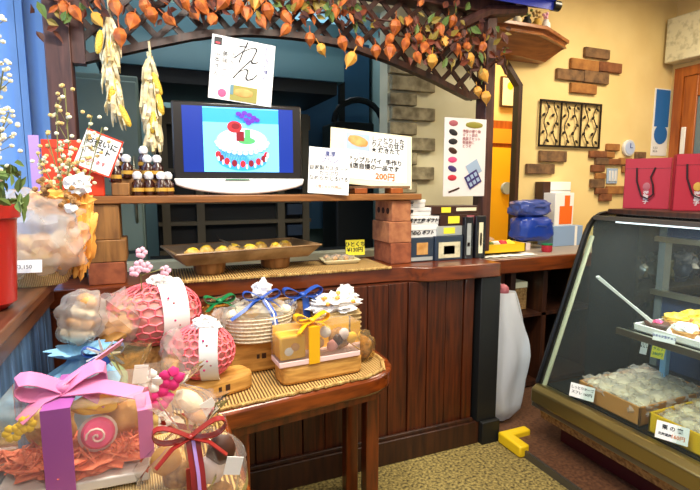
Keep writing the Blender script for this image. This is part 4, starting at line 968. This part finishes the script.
# red paper bags on the case
for i, (pxa, pxb, X_, lab) in enumerate(((622, 669, 2.52, 'left one of two red paper bags with black cord on the case'), (672, 720, 2.52, 'right one of two red paper bags, cut by the picture edge, on the case'))):
    a = at(pxa, 208, X=2.42); c_ = at(pxb, 208, X=2.52 if i == 0 else 2.55)
    ang = math.degrees(math.atan2(c_.y - a.y, c_.x - a.x)); w_ = (c_ - a).length * .98
    mid = (a + c_) / 2; hh_ = .27 if i == 0 else .28
    t = thing('paper_bag', lab, 'paper bag', (mid.x, mid.y, 1.323), ang, 'red paper bags on the case')
    b = MB(); b.b2((-w_ / 2, 0, 0), (w_ / 2, .004, hh_)); b.b2((-w_ / 2, .08, 0), (w_ / 2, .084, hh_)); b.b2((-w_ / 2, 0, 0), (-w_ / 2 + .003, .084, hh_)); b.b2((w_ / 2 - .003, 0, 0), (w_ / 2, .084, hh_)); b.b2((-w_ / 2, 0, 0), (w_ / 2, .084, .004)); b.build('bag_body', 'bag_red', t)
    b = MB(); b.b2((-w_ / 2 - .001, -.001, hh_ - .055), (w_ / 2 + .001, -.0002, hh_ - .053)); b.build('fold_line', 'red_trim', t)
    for yy in (-.004, .088):
        b = MB(); s_ = -1 if yy < 0 else 1
        b.tube([(-.05, yy, hh_ - .05), (-.046, yy + s_ * .006, hh_ - .12), (-.02, yy + s_ * .01, hh_ - .2), (.01, yy + s_ * .012, hh_ - .215), (.035, yy + s_ * .01, hh_ - .19), (.03, yy + s_ * .008, hh_ - .14), (.018, yy + s_ * .008, hh_ - .1), (.035, yy, hh_ - .05)], .0045, 7); b.build('cord_handle', 'cord', t)
    b = MB(); b.ell((.0, -.002, .12), (.018, .002, .022)); b.build('flower_emblem', 'label_gold' if i else 'poster_rose', t)
    lettering('lettering', '洋\n菓\n子', .026, 'silver_print', t, (-.013, -.0025, .075), space=.85, weight=.001)

# ------------------------------------------------------------------ tables
TZ = .68
def table(name, label, out_, legs, ap):
    t = thing(name, label, 'table', (0, 0, 0))
    MB().prism(out_, TZ - .078, TZ).build('tabletop', 'table_wood', t, bevel=.014)
    b = MB(); 
    for p_, q_ in ap: b.ribbon([(p_[0], p_[1], TZ - .098), (q_[0], q_[1], TZ - .098)], .038, (0, 0, 1), .012)
    b.build('apron', 'table_leg_wood', t)
    for x, y in legs: MB().b2((x - .03, y - .03, 0), (x + .03, y + .03, TZ - .0785)).build('leg', 'table_leg_wood', t, bevel=.005)
    return t
rt_ = [(.20, 1.60), (.5, 1.64), (.76, 1.67), (.82, 1.685), (.87, 1.71), (.91, 1.745), (.938, 1.79), (.952, 1.85), (.955, 1.92), (.955, 2.03), (.93, 2.06), (-.345, 2.06), (-.345, 1.60)]
table('rear_table', 'glossy brown low table with rounded right end against the counter', rt_, [(.84, 1.80), (.82, 1.98), (-.26, 1.66), (-.26, 2.0), (.26, 1.68)], [((.2, 1.64), (.83, 1.735)), ((.86, 1.76), (.87, 2.0)), ((-.28, 1.64), (.2, 1.64)), ((-.28, 2.0), (.9, 2.02))])
table('front_table', 'brown low table in the left foreground under the gift bags', [(.205, .72), (.205, 1.585), (-.345, 1.585), (-.345, .72)], [(.15, .78), (.15, 1.53), (-.26, .78), (-.26, 1.53)], [((.17, .75), (.17, 1.55)), ((-.28, .76), (.16, .76)), ((-.28, .76), (-.28, 1.55)), ((-.28, 1.56), (.16, 1.56))])
TT = TZ + .007
m_ = MB(); m_.prism([(.19, 1.625), (.5, 1.66), (.78, 1.695), (.86, 1.74), (.90, 1.83), (.90, 2.02), (-.28, 2.02), (-.28, 1.62)], TZ + .0005, TT)
rm = m_.build('rattan_mat', 'rattan'); tag(rm, 'woven rattan mat covering the rear table under the gift baskets', 'mat')
b = MB(); path = [(.16, 1.615), (.5, 1.65), (.78, 1.685), (.87, 1.735), (.91, 1.83), (.91, 2.02)]
for (xa, ya), (xb, yb) in zip(path, path[1:]):
    L = math.hypot(xb - xa, yb - ya); n_ = int(L / .011)
    for i in range(n_):
        u = i / n_; b.ell((xa + (xb - xa) * u + rn.uniform(-.002, .002), ya + (yb - ya) * u + rn.uniform(-.003, .003), TZ + .006), (.013, .0065, .008), (0, 0, math.degrees(math.atan2(yb - ya, xb - xa)) + 35), sub=1)
b.build('braided_edge', 'rattan_edge', rm)
m_ = MB(); m_.b2((-.29, .74, TZ + .0005), (.175, 1.57, TT)); rm = m_.build('rattan_mat', 'rattan'); tag(rm, 'golden rattan mat on the front table under the ribboned bags', 'mat')
b = MB(); [b.ell((.178 + rn.uniform(-.004, .004), .75 + .011 * i, TZ + .008), (.0065, .013, .008), (0, 0, 35), sub=1) for i in range(75)]; b.build('braided_edge', 'rattan_edge', rm)

# ------------------------------------------------------------------ gifts: wooden risers, baskets, ribboned bags
def log(label, x, y, L, D, H_, rz, m='log_wood', mark=True):
    t = thing('wooden_riser', label, 'riser', (x, y, TT + .001), rz, 'rounded wooden risers')
    MB().prism(rr(L, D, .035), 0, H_).build('block', m, t, bevel=.014)
    if mark:
        b = MB(); b.box((L * .12, -D / 2 - .0006, H_ * .5), (.018, .001, .022)); b.box((L * .02, -D / 2 - .0006, H_ * .5), (.012, .001, .018)); b.build('burnt_mark', 'box_brown', t)
    return TT + .001 + H_
z_l1 = log('long pale wooden riser under the yellow-ribboned box at the table front', .60, 1.775, .35, .12, .075, 4, mark=False)
z_l2 = log('golden wooden riser with burnt marks under the smaller pink net basket', .175, 1.745, .30, .11, .07, 20)
z_l3 = log('brown block riser with dark marks under the white oval basket', .37, 1.95, .24, .12, .135, 2)
z_l4 = log('cork-like wooden riser under the large pink net basket', -.02, 1.94, .30, .11, .155, 24, 'cork', False)

def hexnet(b, rx, ry, rz_, nu, nv, v0, v1, r, u0=0, u1=1):
    def P_(u, v):
        th_ = 2 * math.pi * u; ph_ = math.pi * v
        return (rx * math.sin(ph_) * math.cos(th_), ry * math.sin(ph_) * math.sin(th_), rz_ - rz_ * math.cos(ph_))
    for j in range(nv):
        for i in range(nu):
            uu = (i + (j % 2) * .5) / nu; vv = v0 + (v1 - v0) * j / nv; dv = (v1 - v0) / nv
            if not (u0 <= uu <= u1): continue
            a = P_(uu, vv + dv * .15); c = P_(uu + .5 / nu, vv + dv * .0 - dv * .15 + dv * .0); d = P_(uu - .5 / nu, vv - dv * .15); e = P_(uu, vv + dv * .85)
            b.tube([d, a, c], r, 4, False); b.tube([a, e], r, 4, False)
def net_basket(label, x, y, z, L, D, H_, rz, seedn, opening=True):
    t = thing('net_basket', label, 'gift basket', (x, y, z), rz, None)
    b = MB(); b.ell((0, 0, H_ * .43), (L / 2 * .95, D / 2 * .95, H_ * .43), sub=3, jit=.10, js=25); b.build('inner_wrap', 'pink_cloth', t)
    b = MB(); hexnet(b, L / 2, D / 2, H_ * .46, 22, 11, .06, .94, .004); b.build('pink_net', 'pink_net', t)
    for i in range(3):
        b = MB(); b.ell((-L * .40 + i * .018, -D * .22 + i * .02, H_ * (.36 + .14 * i)), (L * .20, D * .30, H_ * .12), (0, -25, 20), sub=2, jit=.15); b.build('bread', 'bread', t)
    b = MB(); b.ell((-L * .36, -D * .12, H_ * .50), (L * .23, D * .42, H_ * .38), (0, -15, 15), sub=3, jit=.35, js=25); b.build('clear_wrap', 'packet_film', t)
    # white sash round the middle
    b = MB(); pts = []
    for k in range(15):
        a = math.pi * (-.42 + .95 * k / 14); pts.append((L * .14 - .0 * k, -D / 2 * 1.06 * math.cos(a), H_ * .46 + H_ * .49 * math.sin(a)))
    b.ribbon(pts, L * .27, (1, 0, 0), .0015); b.build('paper_sash', 'paper', t)
    for k in range(7): MB().ell((L * (.07 + .05 * (k * 2 % 3)), -D / 2 * (1.06 - .03 * abs(k - 2)), H_ * (.27 + .08 * k)), (.005, .003, .005), sub=1).build('blossom_print', 'poster_rose' if k % 2 else 'magenta_flower', t)
    rn_ = random.Random(seedn)
    b = MB(); b.ell((L * .05, -.01, H_ * .93), (.04, .03, .028), jit=.7, js=40, sub=3); b.ell((L * .13, -.015, H_ * .90), (.04, .03, .024), jit=.7, js=40, sub=3); b.build('gathered_paper', 'white_fabric', t)
    return t
q = at(158, 338, Z=z_l4)
nb = net_basket('large pink net basket with white paper sash and blossom sprig on the rear table', -.005, 1.94, z_l4 + .001, .35, .22, .26, 14, 2)
b = MB(); b.tube([(-.05, -.04, .22), (-.055, -.05, .30), (-.05, -.05, .36)], .002, 5); b.tube([(-.055, -.05, .28), (.02, -.07, .30)], .002, 5); b.build('sprig_stem', 'stem_green', nb)
for x, z in ((-.05, .365), (-.058, .32), (.03, .29), (-.075, .30), (-.035, .31)):
    b = MB(); [b.ell((.012 * math.cos(k * 1.257), 0, .012 * math.sin(k * 1.257)), (.011, .005, .011), sub=1) for k in range(5)]; b.build('blossom', 'pink_flower', nb, loc=(x, -.06, z))
net_basket('smaller pink net basket with white sash on the golden wooden riser', .145, 1.745, z_l2 + .001, .23, .17, .215, -12, 5)

def bow(b, c, s, w_, wide=(0, 1, 0), tails=2, rz=0):
    M0 = b.M; b.M = M0 @ Matrix.Translation(c) @ Matrix.Rotation(R(rz), 4, 'Z')
    for sx in (-1, 1):
        pts = [(sx * s * (math.sin(math.pi * k / 12)) * (1.0 if k < 13 else 1), 0, s * .45 * math.sin(2 * math.pi * k / 12) * -.5 + s * .25 * math.sin(math.pi * k / 12)) for k in range(13)]
        b.ribbon(pts, w_, wide, .001)
        if tails: b.ribbon([(0, 0, 0), (sx * s * .5, -.02, -s * .12), (sx * s * .95, -.035, -s * .5)], w_ * .8, wide, .001)
    b.ell((0, 0, 0), (w_ * .4, w_ * .45, w_ * .35), sub=2)
    b.M = M0
# white oval basket
q = at(262, 344, Z=z_l3)
t = thing('oval_basket', 'white woven oval basket with blue and white ribbon bow', 'gift basket', (.385, 1.915, z_l3 + .001), 0)
def oval(b, L, D, H_, fl=1.25):
    for k in range(9): pass
    b.lathe([(.74, 0), (.80, .12), (.92, .55), (1.0, .92), (1.03, 1.0), (.97, .98), (.9, .6)], seg=36, sc=(L / 2, D / 2, H_)); return b
oval(MB(), .29, .19, .11).build('basket_body', 'white_wicker', t)
b = MB()
for k in range(7): b.tube([(.145 * (.82 + .028 * k) * math.cos(a), .095 * (.82 + .028 * k) * math.sin(a), .008 + .0155 * k) for a in [2 * math.pi * i / 40 for i in range(41)]], .0045, 5)
b.build('woven_coil', 'white_wicker', t)
for i in range(7): MB().ell((0, 0, 0), (.034, .024, .022), sub=2, jit=.2).build('cake', ['cream_puff', 'paper_warm', 'pastry'][i % 3], t, loc=(-.10 + .034 * i, -.02 + .04 * (i % 2), .115))
b = MB(); b.ell((0, 0, .10), (.135, .085, .065), sub=4, jit=.35, js=30); b.ell((-.15, -.02, .10), (.035, .03, .045), jit=.7, sub=3, js=40); b.ell((.135, 0, .12), (.03, .03, .03), jit=.7, sub=3, js=40); b.build('film', 'packet_film', t)
b = MB(); b.ell((.02, .01, .20), (.035, .02, .04), jit=.8, sub=3, js=40); b.build('paper_tuft', 'white_fabric', t)
b = MB(); bow(b, (.01, -.03, .175), .075, .026); b.ribbon([(.02, -.04, .17), (.045, -.085, .12), (.055, -.1, .03)], .024, (1, 0, 0)); b.ribbon([(.0, -.03, .175), (-.07, -.075, .14), (-.12, -.08, .11)], .014, (0, 1, 1)); b.build('ribbon', 'blue_ribbon', t)
b = MB(); b.ribbon([(.02, -.0425, .172), (.045, -.0878, .121), (.055, -.103, .03)], .006, (1, 0, 0), .002); b.build('ribbon_stripe', 'white_ribbon', t)
# small green-ribboned package
t = thing('gift_package', 'small amber cellophane package with a green bow behind the baskets', 'gift package', (.235, 1.975, TT), 5)
MB().b2((-.06, -.04, 0), (.06, .04, .27)).build('box_body', 'log_wood', t, bevel=.008); MB().ell((0, 0, .19), (.075, .052, .12), sub=3, jit=.3).build('film', 'cellophane_gold', t)
b = MB(); bow(b, (0, -.03, .30), .06, .04); b.build('ribbon', 'green_ribbon', t); MB().ell((.055, -.01, .29), (.03, .02, .014), jit=.6, sub=3).build('film_end', 'packet_film', t)
# blue ribboned package behind
t = thing('gift_package', 'brown package with a dark blue ribbon behind the white oval basket', 'gift package', (.575, 1.975, TT), 0)
MB().b2((-.09, -.04, 0), (.09, .05, .275)).build('box_body', 'cork', t, bevel=.01)
b = MB(); bow(b, (.01, -.03, .295), .085, .042); b.ribbon([(.02, -.04, .285), (.03, -.046, .12), (.03, -.046, .01)], .03, (1, 0, 0)); b.build('ribbon', 'blue_ribbon', t)
# rectangular basket with white paper
t = thing('flower_basket', 'rectangular woven basket filled with white paper and orange flowers', 'gift basket', (.725, 1.93, TT), 2)
b = MB(); b.prism(rr(.20, .13, .02), 0, .225); b.build('basket_body', 'wicker', t, bevel=.006)
b = MB()
for k in range(11): b.tube([(*p_, .02 * k + .008) for p_ in rr(.205, .135, .02) + [rr(.205, .135, .02)[0]]], .005, 5)
b.build('woven_coil', 'wicker', t)
b = MB(); b.ell((0, 0, .25), (.115, .075, .045), sub=4, jit=.6, js=40); b.build('paper_filling', 'white_fabric', t)
for _ in range(9): MB().ell((rn.uniform(-.07, .07), rn.uniform(-.075, -.02), rn.uniform(.25, .30)), (.012, .01, .01), sub=1).build('orange_flower', 'orange_paper', t)
b = MB(); b.ell((.05, 0, .29), (.035, .03, .035), sub=3, jit=.8, js=40); b.build('paper_tuft', 'paper', t)
# yellow ribboned clear box
t = thing('clear_gift_box', 'clear box of cakes tied with a yellow ribbon on the long riser', 'gift box', (.585, 1.765, z_l1 + .001), 3)
MB().b2((-.17, -.055, 0), (.17, .055, .022)).build('pink_base', 'pale_pink', t, bevel=.003)
MB().b2((-.17, -.055, .022), (.17, .055, .145)).build('clear_lid', 'cellophane', t, bevel=.004)
MB().b2((-.165, .045, .022), (.165, .05, .14)).build('yellow_lining', 'yellow_paper', t)
MB().b2((-.165, -.05, .024), (-.06, .04, .12)).build('yellow_pack', 'yellow_paper', t, bevel=.01)
for i, (x, m_2, z) in enumerate(((-.13, 'paper', .06), (-.105, 'bread', .075), (.0, 'bread', .07), (.03, 'paper', .11), (.085, 'box_brown', .07), (.11, 'silver_print', .09), (.145, 'yellow_paper', .07), (.06, 'pink_cloth', .05))):
    MB().ell((0, 0, 0), (.026, .012, .024), (0, 20 * i, 0), sub=2).build('cake', m_2, t, loc=(x, -.042 if i < 2 else -.025, z))
b = MB(); MB().ell((0, 0, 0), (.05, .02, .045), (0, 20, 0), sub=3, jit=.2).build('dark_cake', 'cork', t, loc=(.10, -.01, .07)); b.ribbon([(-.03, -.0575, .0), (-.03, -.0575, .146), (-.03, 0, .148), (-.03, .057, .146)], .045, (1, 0, 0)); bow(b, (-.03, -.03, .165), .07, .035); b.build('ribbon', 'yellow_ribbon', t)
t = thing('small_bun_bag', 'small amber wrapped bun bag at the right end of the rear table', 'bun bag', (.83, 1.86, TT), 0); MB().ell((0, 0, .06), (.045, .04, .055), jit=.2).build('bun', 'cork', t); MB().ell((0, 0, .065), (.055, .05, .065), jit=.4, sub=3).build('film', 'cellophane_gold', t)

def flare_bag(b, rx, ry, h_, neck, flare, top):
    def f(u, v):
        th_ = 2 * math.pi * u
        if v < .72: k = v / .72; r_ = (.82 + .22 * math.sin(math.pi * k)) * (1 - .75 * max(0, (k - .55) / .45) ** 1.6); z = h_ * k
        else: k = (v - .72) / .28; r_ = .26 + flare * k; z = h_ + top * k
        r_ *= 1 + (.10 + .18 * v) * math.sin(th_ * 9 + 3 * math.sin(v * 6)) * .5 + .12 * noise.noise(Vector((math.cos(th_) * 2, math.sin(th_) * 2, v * 4)))
        return (rx * r_ * math.cos(th_), ry * r_ * math.sin(th_), z)
    return b.grid(56, 22, f, True)
# foreground: wicker crate, pink box, red bag, flower bag, yellow bag
wc = thing('wicker_crate', 'golden wicker crate standing on the front table below the ribboned box', 'crate', (-.145, 1.18, TT), 3)
MB().prism(rr(.37, .25, .02), 0, .10).build('crate_body', 'wicker', wc, bevel=.004)
b = MB()
for k in range(7): 
    o_ = rr(.376, .256, .02, 3); b.tube([(*p_, .008 + .0145 * k) for p_ in o_ + [o_[0]]], .005, 5)
b.build('woven_coil', 'rattan_edge', wc)
CZ = TT + .107
t = thing('clear_gift_box', 'blurred clear box of sweets with a large pink and purple ribbon in the foreground', 'gift box', (-.175, 1.20, CZ), -3)
MB().b2((-.148, -.095, 0), (.148, .095, .024)).build('white_base', 'white_plastic', t, bevel=.004)
MB().b2((-.15, -.098, .002), (.15, .098, .195)).build('clear_lid', 'cellophane', t, bevel=.004)
b = MB(); b.ell((0, 0, .045), (.138, .085, .032), sub=4, jit=.5, js=50); b.build('shredded_paper', 'pink_shred', t)
b = MB(); rn2 = random.Random(4)
for i in range(70):
    x, y = rn2.uniform(-.13, .13), rn2.uniform(-.085, .0); pts = [(x, y, .06 + rn2.uniform(-.01, .02)), (x + rn2.uniform(-.03, .03), y + .01, .075 + rn2.uniform(-.01, .02)), (x + rn2.uniform(-.05, .05), y, .055)]
    b.tube(pts, .0022, 4)
b.build('paper_strands', 'pink_ribbon' if False else 'pink_shred', t)
dn = MB().lathe([(.0, -.013), (.028, -.011), (.034, 0), (.028, .011), (.0, .014)], seg=24, rot=(75, 0, 10)).build('candy', 'cookie_pink', t, loc=(.048, -.065, .115)); MB().tube([(.022 * (k / 16) * math.cos(k * .6), -.016, .022 * (k / 16) * math.sin(k * .6)) for k in range(17)], .0025, 5).build('swirl', 'pale_pink', dn)
MB().lathe([(.0, -.02), (.035, -.016), (.040, 0), (.034, .01)], seg=24, rot=(75, 0, 10)).build('candy_cup', 'silver_print', t, loc=(.045, -.05, .108))
MB().ell((0, 0, 0), (.05, .03, .05), sub=3, jit=.25).build('bun', 'bread', t, loc=(.09, .01, .12)); MB().ell((0, 0, 0), (.05, .04, .05), sub=3, jit=.25).build('bun', 'pastry', t, loc=(-.06, .02, .11))
for lx, lz in ((-.105, .15), (-.08, .165)):
    b = MB(); [b.ell((.011 * math.cos(k * 1.05), 0, .011 * math.sin(k * 1.05)), (.010, .005, .010), sub=1) for k in range(6)]; b.build('yellow_flower', 'yellow_flower', t, loc=(lx, -.08, lz))
b = MB(); b.ell((.045, -.03, .17), (.055, .03, .02), jit=.3, sub=3); b.build('yellow_paper_trim', 'yellow_paper', t)
b = MB(); b.ribbon([(-.022, -.1005, 0), (-.022, -.1005, .197), (-.022, 0, .199), (-.022, .1, .197)], .055, (1, 0, 0)); b.build('purple_ribbon', 'purple_ribbon', t)
b = MB(); bow(b, (-.02, -.03, .215), .085, .04, (0, 1, .5), rz=12); b.ribbon([(-.02, -.03, .21), (.06, -.05, .215), (.14, -.06, .19)], .04, (0, 1, .4)); b.ribbon([(-.02, -.03, .215), (.04, .03, .25), (.09, .07, .275)], .035, (0, 1, -.5)); b.ribbon([(.14, -.07, .195), (.148, -.102, .17), (.148, -.103, .06)], .03, (1, 0, 0)); b.build('pink_bow', 'pink_ribbon', t)
t = thing('cellophane_bag', 'clear bag of cookies tied with a dark red ribbon in the foreground', 'gift bag', (.06, 1.08, TT + .001), 0)
for i, (x, z, m_2) in enumerate(((-.05, .06, 'bread'), (.0, .05, 'bread'), (.05, .06, 'cork'), (-.03, .12, 'cork'), (.035, .13, 'silver_print'), (-.055, .16, 'bread'), (.06, .17, 'choc'))):
    MB().ell((0, 0, 0), (.034, .02, .036), (0, 30 * i, 0), sub=2, jit=.15).build('cookie', m_2, t, loc=(x, -.03 + .02 * (i % 2), z))
flare_bag(MB(), .115, .075, .225, .3, .45, .06).build('film', 'cellophane', t)
MB().b2((-.018, -.079, .01), (.018, -.076, .17)).build('band', 'red_ribbon', t)
b = MB(); bow(b, (-.005, -.05, .225), .075, .022); b.ribbon([(0, -.05, .22), (.005, -.085, .16), (.01, -.09, .0)], .03, (1, 0, 0)); b.build('ribbon', 'red_ribbon', t)
b = MB(); b.ribbon([(0.0, -.055, .222), (.006, -.089, .16), (.012, -.094, .0)], .007, (1, 0, 0), .0015); b.build('ribbon_stripe', 'lilac', t)
MB().box((.08, -.078, .155), (.036, .002, .04), (0, 15, 0)).build('price_label', 'paper', t)
t = thing('cellophane_bag', 'clear bag of bread with magenta paper flowers behind the red-ribboned bag', 'gift bag', (.03, 1.47, TT + .001), 0)
for i, (x, z) in enumerate(((-.05, .05), (.02, .05), (.08, .07), (.05, .12), (-.03, .12))): MB().ell((0, 0, 0), (.05, .03, .03), (0, 25 * i - 30, 0), sub=2, jit=.15).build('bread_roll', ['bread', 'cream_puff'][i % 2], t, loc=(x, -.02, z))
flare_bag(MB(), .125, .08, .17, .3, .5, .06).build('film', 'cellophane', t)
for i, (x, z, m_2) in enumerate(((-.03, .17, 'magenta_flower'), (-.075, .185, 'magenta_flower'), (.0, .225, 'magenta_flower'), (-.09, .115, 'yellow_flower'), (-.03, .10, 'white_fabric'), (-.055, .225, 'white_fabric'))):
    b = MB(); [b.ell((.02 * math.cos(k * 1.257), 0, .02 * math.sin(k * 1.257)), (.018, .008, .018), sub=1, jit=.3) for k in range(5)]; b.build('paper_flower', m_2, t, loc=(x, -.09, z))
MB().box((.1, -.085, .12), (.04, .002, .045), (0, -25, 0)).build('price_label', 'paper', t)
b = MB(); b.ribbon([(.06, -.08, .06), (.0, -.095, .09), (-.04, -.09, .11)], .016, (0, 0, 1)); b.build('ribbon', 'red_ribbon', t)
t = thing('cellophane_bag', 'tall yellow-lined cellophane bag between the pink box and flower bag', 'gift bag', (-.075, 1.41, TT + .001), 8)
MB().ell((0, 0, .10), (.05, .035, .09), sub=3, jit=.25).build('yellow_paper_lining', 'yellow_paper', t); flare_bag(MB(), .075, .06, .24, .3, .5, .08).build('film', 'cellophane_gold', t); MB().box((.02, -.06, .26), (.035, .002, .05), (0, 10, 0)).build('price_label', 'paper', t)
for i in range(3): MB().ell((0, 0, 0), (.04, .02, .02), (0, 30 * i, 0), sub=2).build('bread_roll', 'bread', t, loc=(0, -.04, .06 + .06 * i))
# pale blue bag and pouch of buns
q = at(66, 392, Z=TT)
t = thing('blue_paper_bag', 'pale blue paper bag with a blue and white ribbon beside the window bench', 'gift bag', (-.23, 1.72, TT), 0)
flare_bag(MB(), .125, .10, .21, .3, .5, .03).build('bag_body', 'light_blue', t)
b = MB(); bow(b, (.07, -.07, .235), .06, .028); b.ribbon([(-.05, -.105, .16), (.03, -.105, .19), (.09, -.09, .23)], .03, (0, 0, 1)); b.build('ribbon', 'blue_ribbon', t)
b = MB(); [b.ribbon([(.07, -.08, .235), (.07 + .05 * math.cos(a), -.09, .24 + .05 * math.sin(a))], [.012, .004], (math.sin(a), 0, -math.cos(a))) for a in [R(k * 50) for k in range(7)]]; b.build('star_bow', 'white_ribbon', t)
t = thing('bun_pouch', 'clear pouch of stacked golden buns above the pale blue bag', 'bun pouch', (-.235, 1.77, TT + .245), 0)
for i in range(4): MB().ell((0, 0, 0), (.052 - .006 * i, .04, .024), (0, 10 + 6 * i, 0), sub=2, jit=.15).build('bun', ['cream_puff', 'bread'][i % 2], t, loc=(-.01 + .012 * i, 0, .03 + .036 * i))
b = MB(); b.ell((.005, 0, .08), (.072, .052, .095), (0, 12, 0), sub=4, jit=.3, js=25); b.build('film', 'packet_film', t)

# ------------------------------------------------------------------ window bench with basket, pot and dried flowers
BX, BZ = -.36, 1.10
be = thing('window_bench', 'window bench with brown top and vertical boards tinted as by blue daylight at the left', 'bench', (0, 0, 0))
MB().b2((XL + .07, .5, BZ - .035), (BX + .015, 2.17, BZ)).build('bench_top', 'bench_wood', be, bevel=.006)
MB().b2((BX - .01, .5, BZ - .085), (BX + .005, 2.08, BZ - .036)).build('front_rail', 'bench_wood', be)
b = MB(); y = .5
while y < 1.99: b.b2((BX - .03, y + .003, .05), (BX - .004, y + .107, BZ - .086)); y += .11
b.build('front_boards', 'bench_daylight_blue', be, bevel=.003)
MB().b2((XL + .07, .55, .02), (BX - .031, 2.08, BZ - .04)).build('carcass', 'dark_wood', be)
# red pot of dried flowers
q = at(-2, 302, Z=BZ)
pt = thing('flower_pot', 'glossy red flower pot at the left edge holding ivory dried flowers', 'flower pot', (-.445, 1.62, BZ + .001), 0)
MB().lathe([(.05, 0), (.075, .02), (.092, .27), (.096, .29), (.086, .292), (.08, .2)], seg=28).build('pot_body', 'pot_red', pt)
MB().lathe([(.0925, .255), (.1, .26), (.1, .295), (.088, .296)], seg=28).build('rim', 'pot_red', pt)
def spray(b, base, tip, n, m_r, rnd_, r=.009):
    base, tip = Vector(base), Vector(tip); mid = base.lerp(tip, .5) + Vector((rnd_.uniform(-.02, .02), 0, .0))
    pts = [base, mid, tip]; b.mi = 0; b.tube(pts, .002, 4)
    for i in range(n):
        k = rnd_.uniform(.35, 1.05); c = base.lerp(tip, k) + Vector((rnd_.gauss(0, m_r), rnd_.gauss(0, m_r * .6), rnd_.gauss(0, m_r * .8)))
        b.mi = 0; 
        if i % 3 == 0: b.tube([base.lerp(tip, k * .9), c], .0012, 3)
        b.mi = 1 + (i % 2); b.ell(c, (r, r, r * .85), sub=1)
b = MB(); rn3 = random.Random(12)
for tp in ((.04, .02, .80), (.02, 0, .62), (.06, -.02, .95), (.0, .04, .72), (.09, 0, .66), (.075, 0, .82), (.09, .02, .55), (.05, 0, 1.05)): spray(b, (rn3.uniform(-.03, .03), rn3.uniform(-.03, .03), .27), tp, 42, .024, rn3, .0072)
b.build('ivory_blossoms', ['stem_green', 'dried_cream', 'paper_warm'], pt)['kind'] = 'stuff'
b = MB()
for i in range(70): 
    b.mi = 0; leaf(b, (rn3.uniform(-.06, .11), rn3.uniform(-.07, .04), rn3.uniform(.28, .42)), .05, .02, (rn3.uniform(30, 120), rn3.uniform(-90, 90), rn3.uniform(0, 360)))
b.build('green_leaves', 'leaf_green', pt, smooth=False)['kind'] = 'stuff'
# big cellophane basket
t = thing('gift_basket', 'large crumpled cellophane-wrapped gift basket on the window bench', 'gift basket', (-.385, 1.99, BZ + .001), 0)
b = MB(); b.lathe([(.09, 0), (.11, .03), (.13, .10), (.128, .10)], seg=30, sc=(1, .8, 1)); b.build('basket_body', 'wicker', t)
for i in range(9): MB().ell((0, 0, 0), (.05, .035, .035), (0, 35 * i, 0), sub=2, jit=.2).build('cake', ['bread', 'cream_puff', 'pastry'][i % 3], t, loc=(-.09 + .06 * (i % 4), -.05 + .03 * (i // 4), .09 + .055 * (i // 4)))
b = MB(); b.ell((0, 0, .165), (.165, .12, .15), sub=5, jit=.22, js=28); b.build('film', 'packet_film', t)
b = MB(); b.ell((0, -.02, .17), (.175, .13, .158), sub=5, jit=.22, js=45); b.build('outer_film', 'packet_film', t)
b = MB(); b.ell((.145, .0, .16), (.042, .05, .14), (0, 8, 0), sub=4, jit=.5, js=40); b.build('orange_tissue', 'orange_paper', t)
b = MB(); b.ell((.08, .0, .29), (.10, .05, .045), sub=4, jit=.5, js=35); b.build('yellow_tissue', 'orange_paper', t)
b = MB(); [b.ell((.09 + rn3.uniform(-.06, .07), -.08 + rn3.uniform(-.02, .02), .31 + rn3.uniform(-.05, .06)), (.011, .009, .010), sub=1) for _ in range(26)]; b.build('dried_berries', 'cork', t)
b = MB(); b.ell((.15, -.03, .35), (.04, .03, .035), sub=3, jit=.7, js=40); b.ell((.13, -.09, .27), (.022, .012, .018), sub=2, jit=.6); b.build('white_tissue', 'paper', t)
c2_ = MB().box((.0, -.152, .085), (.09, .003, .042), (-10, 0, -8)).build('white_label', 'paper', t)
lettering('lettering', '¥3,150', .018, 'ink', t, (-.032, -.157, .079), rot=(80, 0, -8))
# red bag and tilted card behind
t = thing('red_gift_bag', 'flat orange-red gift bag standing on the left end of the shelf', 'gift bag', (-.285, 2.27, SH1 + .001), 0)
MB().b2((-.105, -.02, 0), (.11, .02, .225)).build('bag_body', 'card_red', t, bevel=.003); MB().b2((-.09, -.0215, .19), (.09, -.0205, .193)).build('fold_line', 'red_ribbon', t)
c = card('tilted_card', 'cream card with red edges tilted in front of the red gift bag', 'card', (-.215, 2.215, SH1 + .10), 0, 4, .14, .16, 'paper')
c.rotation_euler = (R(-4), R(22), 0)
b = MB(); b.b2((-.07, -.001, .153), (.07, 0, .16)); b.b2((-.07, -.001, 0), (.07, 0, .006)); b.b2((.064, -.001, 0), (.07, 0, .16)); b.build('red_edge', 'card_red', c)
lettering('writing', 'お祝いに\nギフト', .03, 'ink', c, (0, -.0015, .11), align='CENTER', weight=.0008); lettering('red_writing', '承ります', .02, 'ink_red', c, (0, -.0015, .035), align='CENTER')
t = MB().b2((-.43, 2.245, SH1 + .001), (-.395, 2.25, SH1 + .24)).build('lilac_card', 'lilac'); tag(t, 'narrow lilac card at the far left end of the shelf', 'card')
# golden dried flowers
t = thing('dried_flower_spray', 'golden dried flower spray rising in front of the left post', 'dried flowers', (-.28, 2.0, BZ + .20), 0)
b = MB()
for tp in ((-.01, .0, .44), (.02, 0, .49), (-.05, .01, .34), (.10, 0, .40), (.13, 0, .36), (.0, 0, .30), (.03, -.02, .27), (-.08, 0, .26)): spray(b, (.0, 0, .0), tp, 19, .016, rn3, .0085)
b.build('golden_blossoms', ['stem_green', 'dried_gold', 'dried_cream'], t)['kind'] = 'stuff'
bpy.context.view_layer.update()
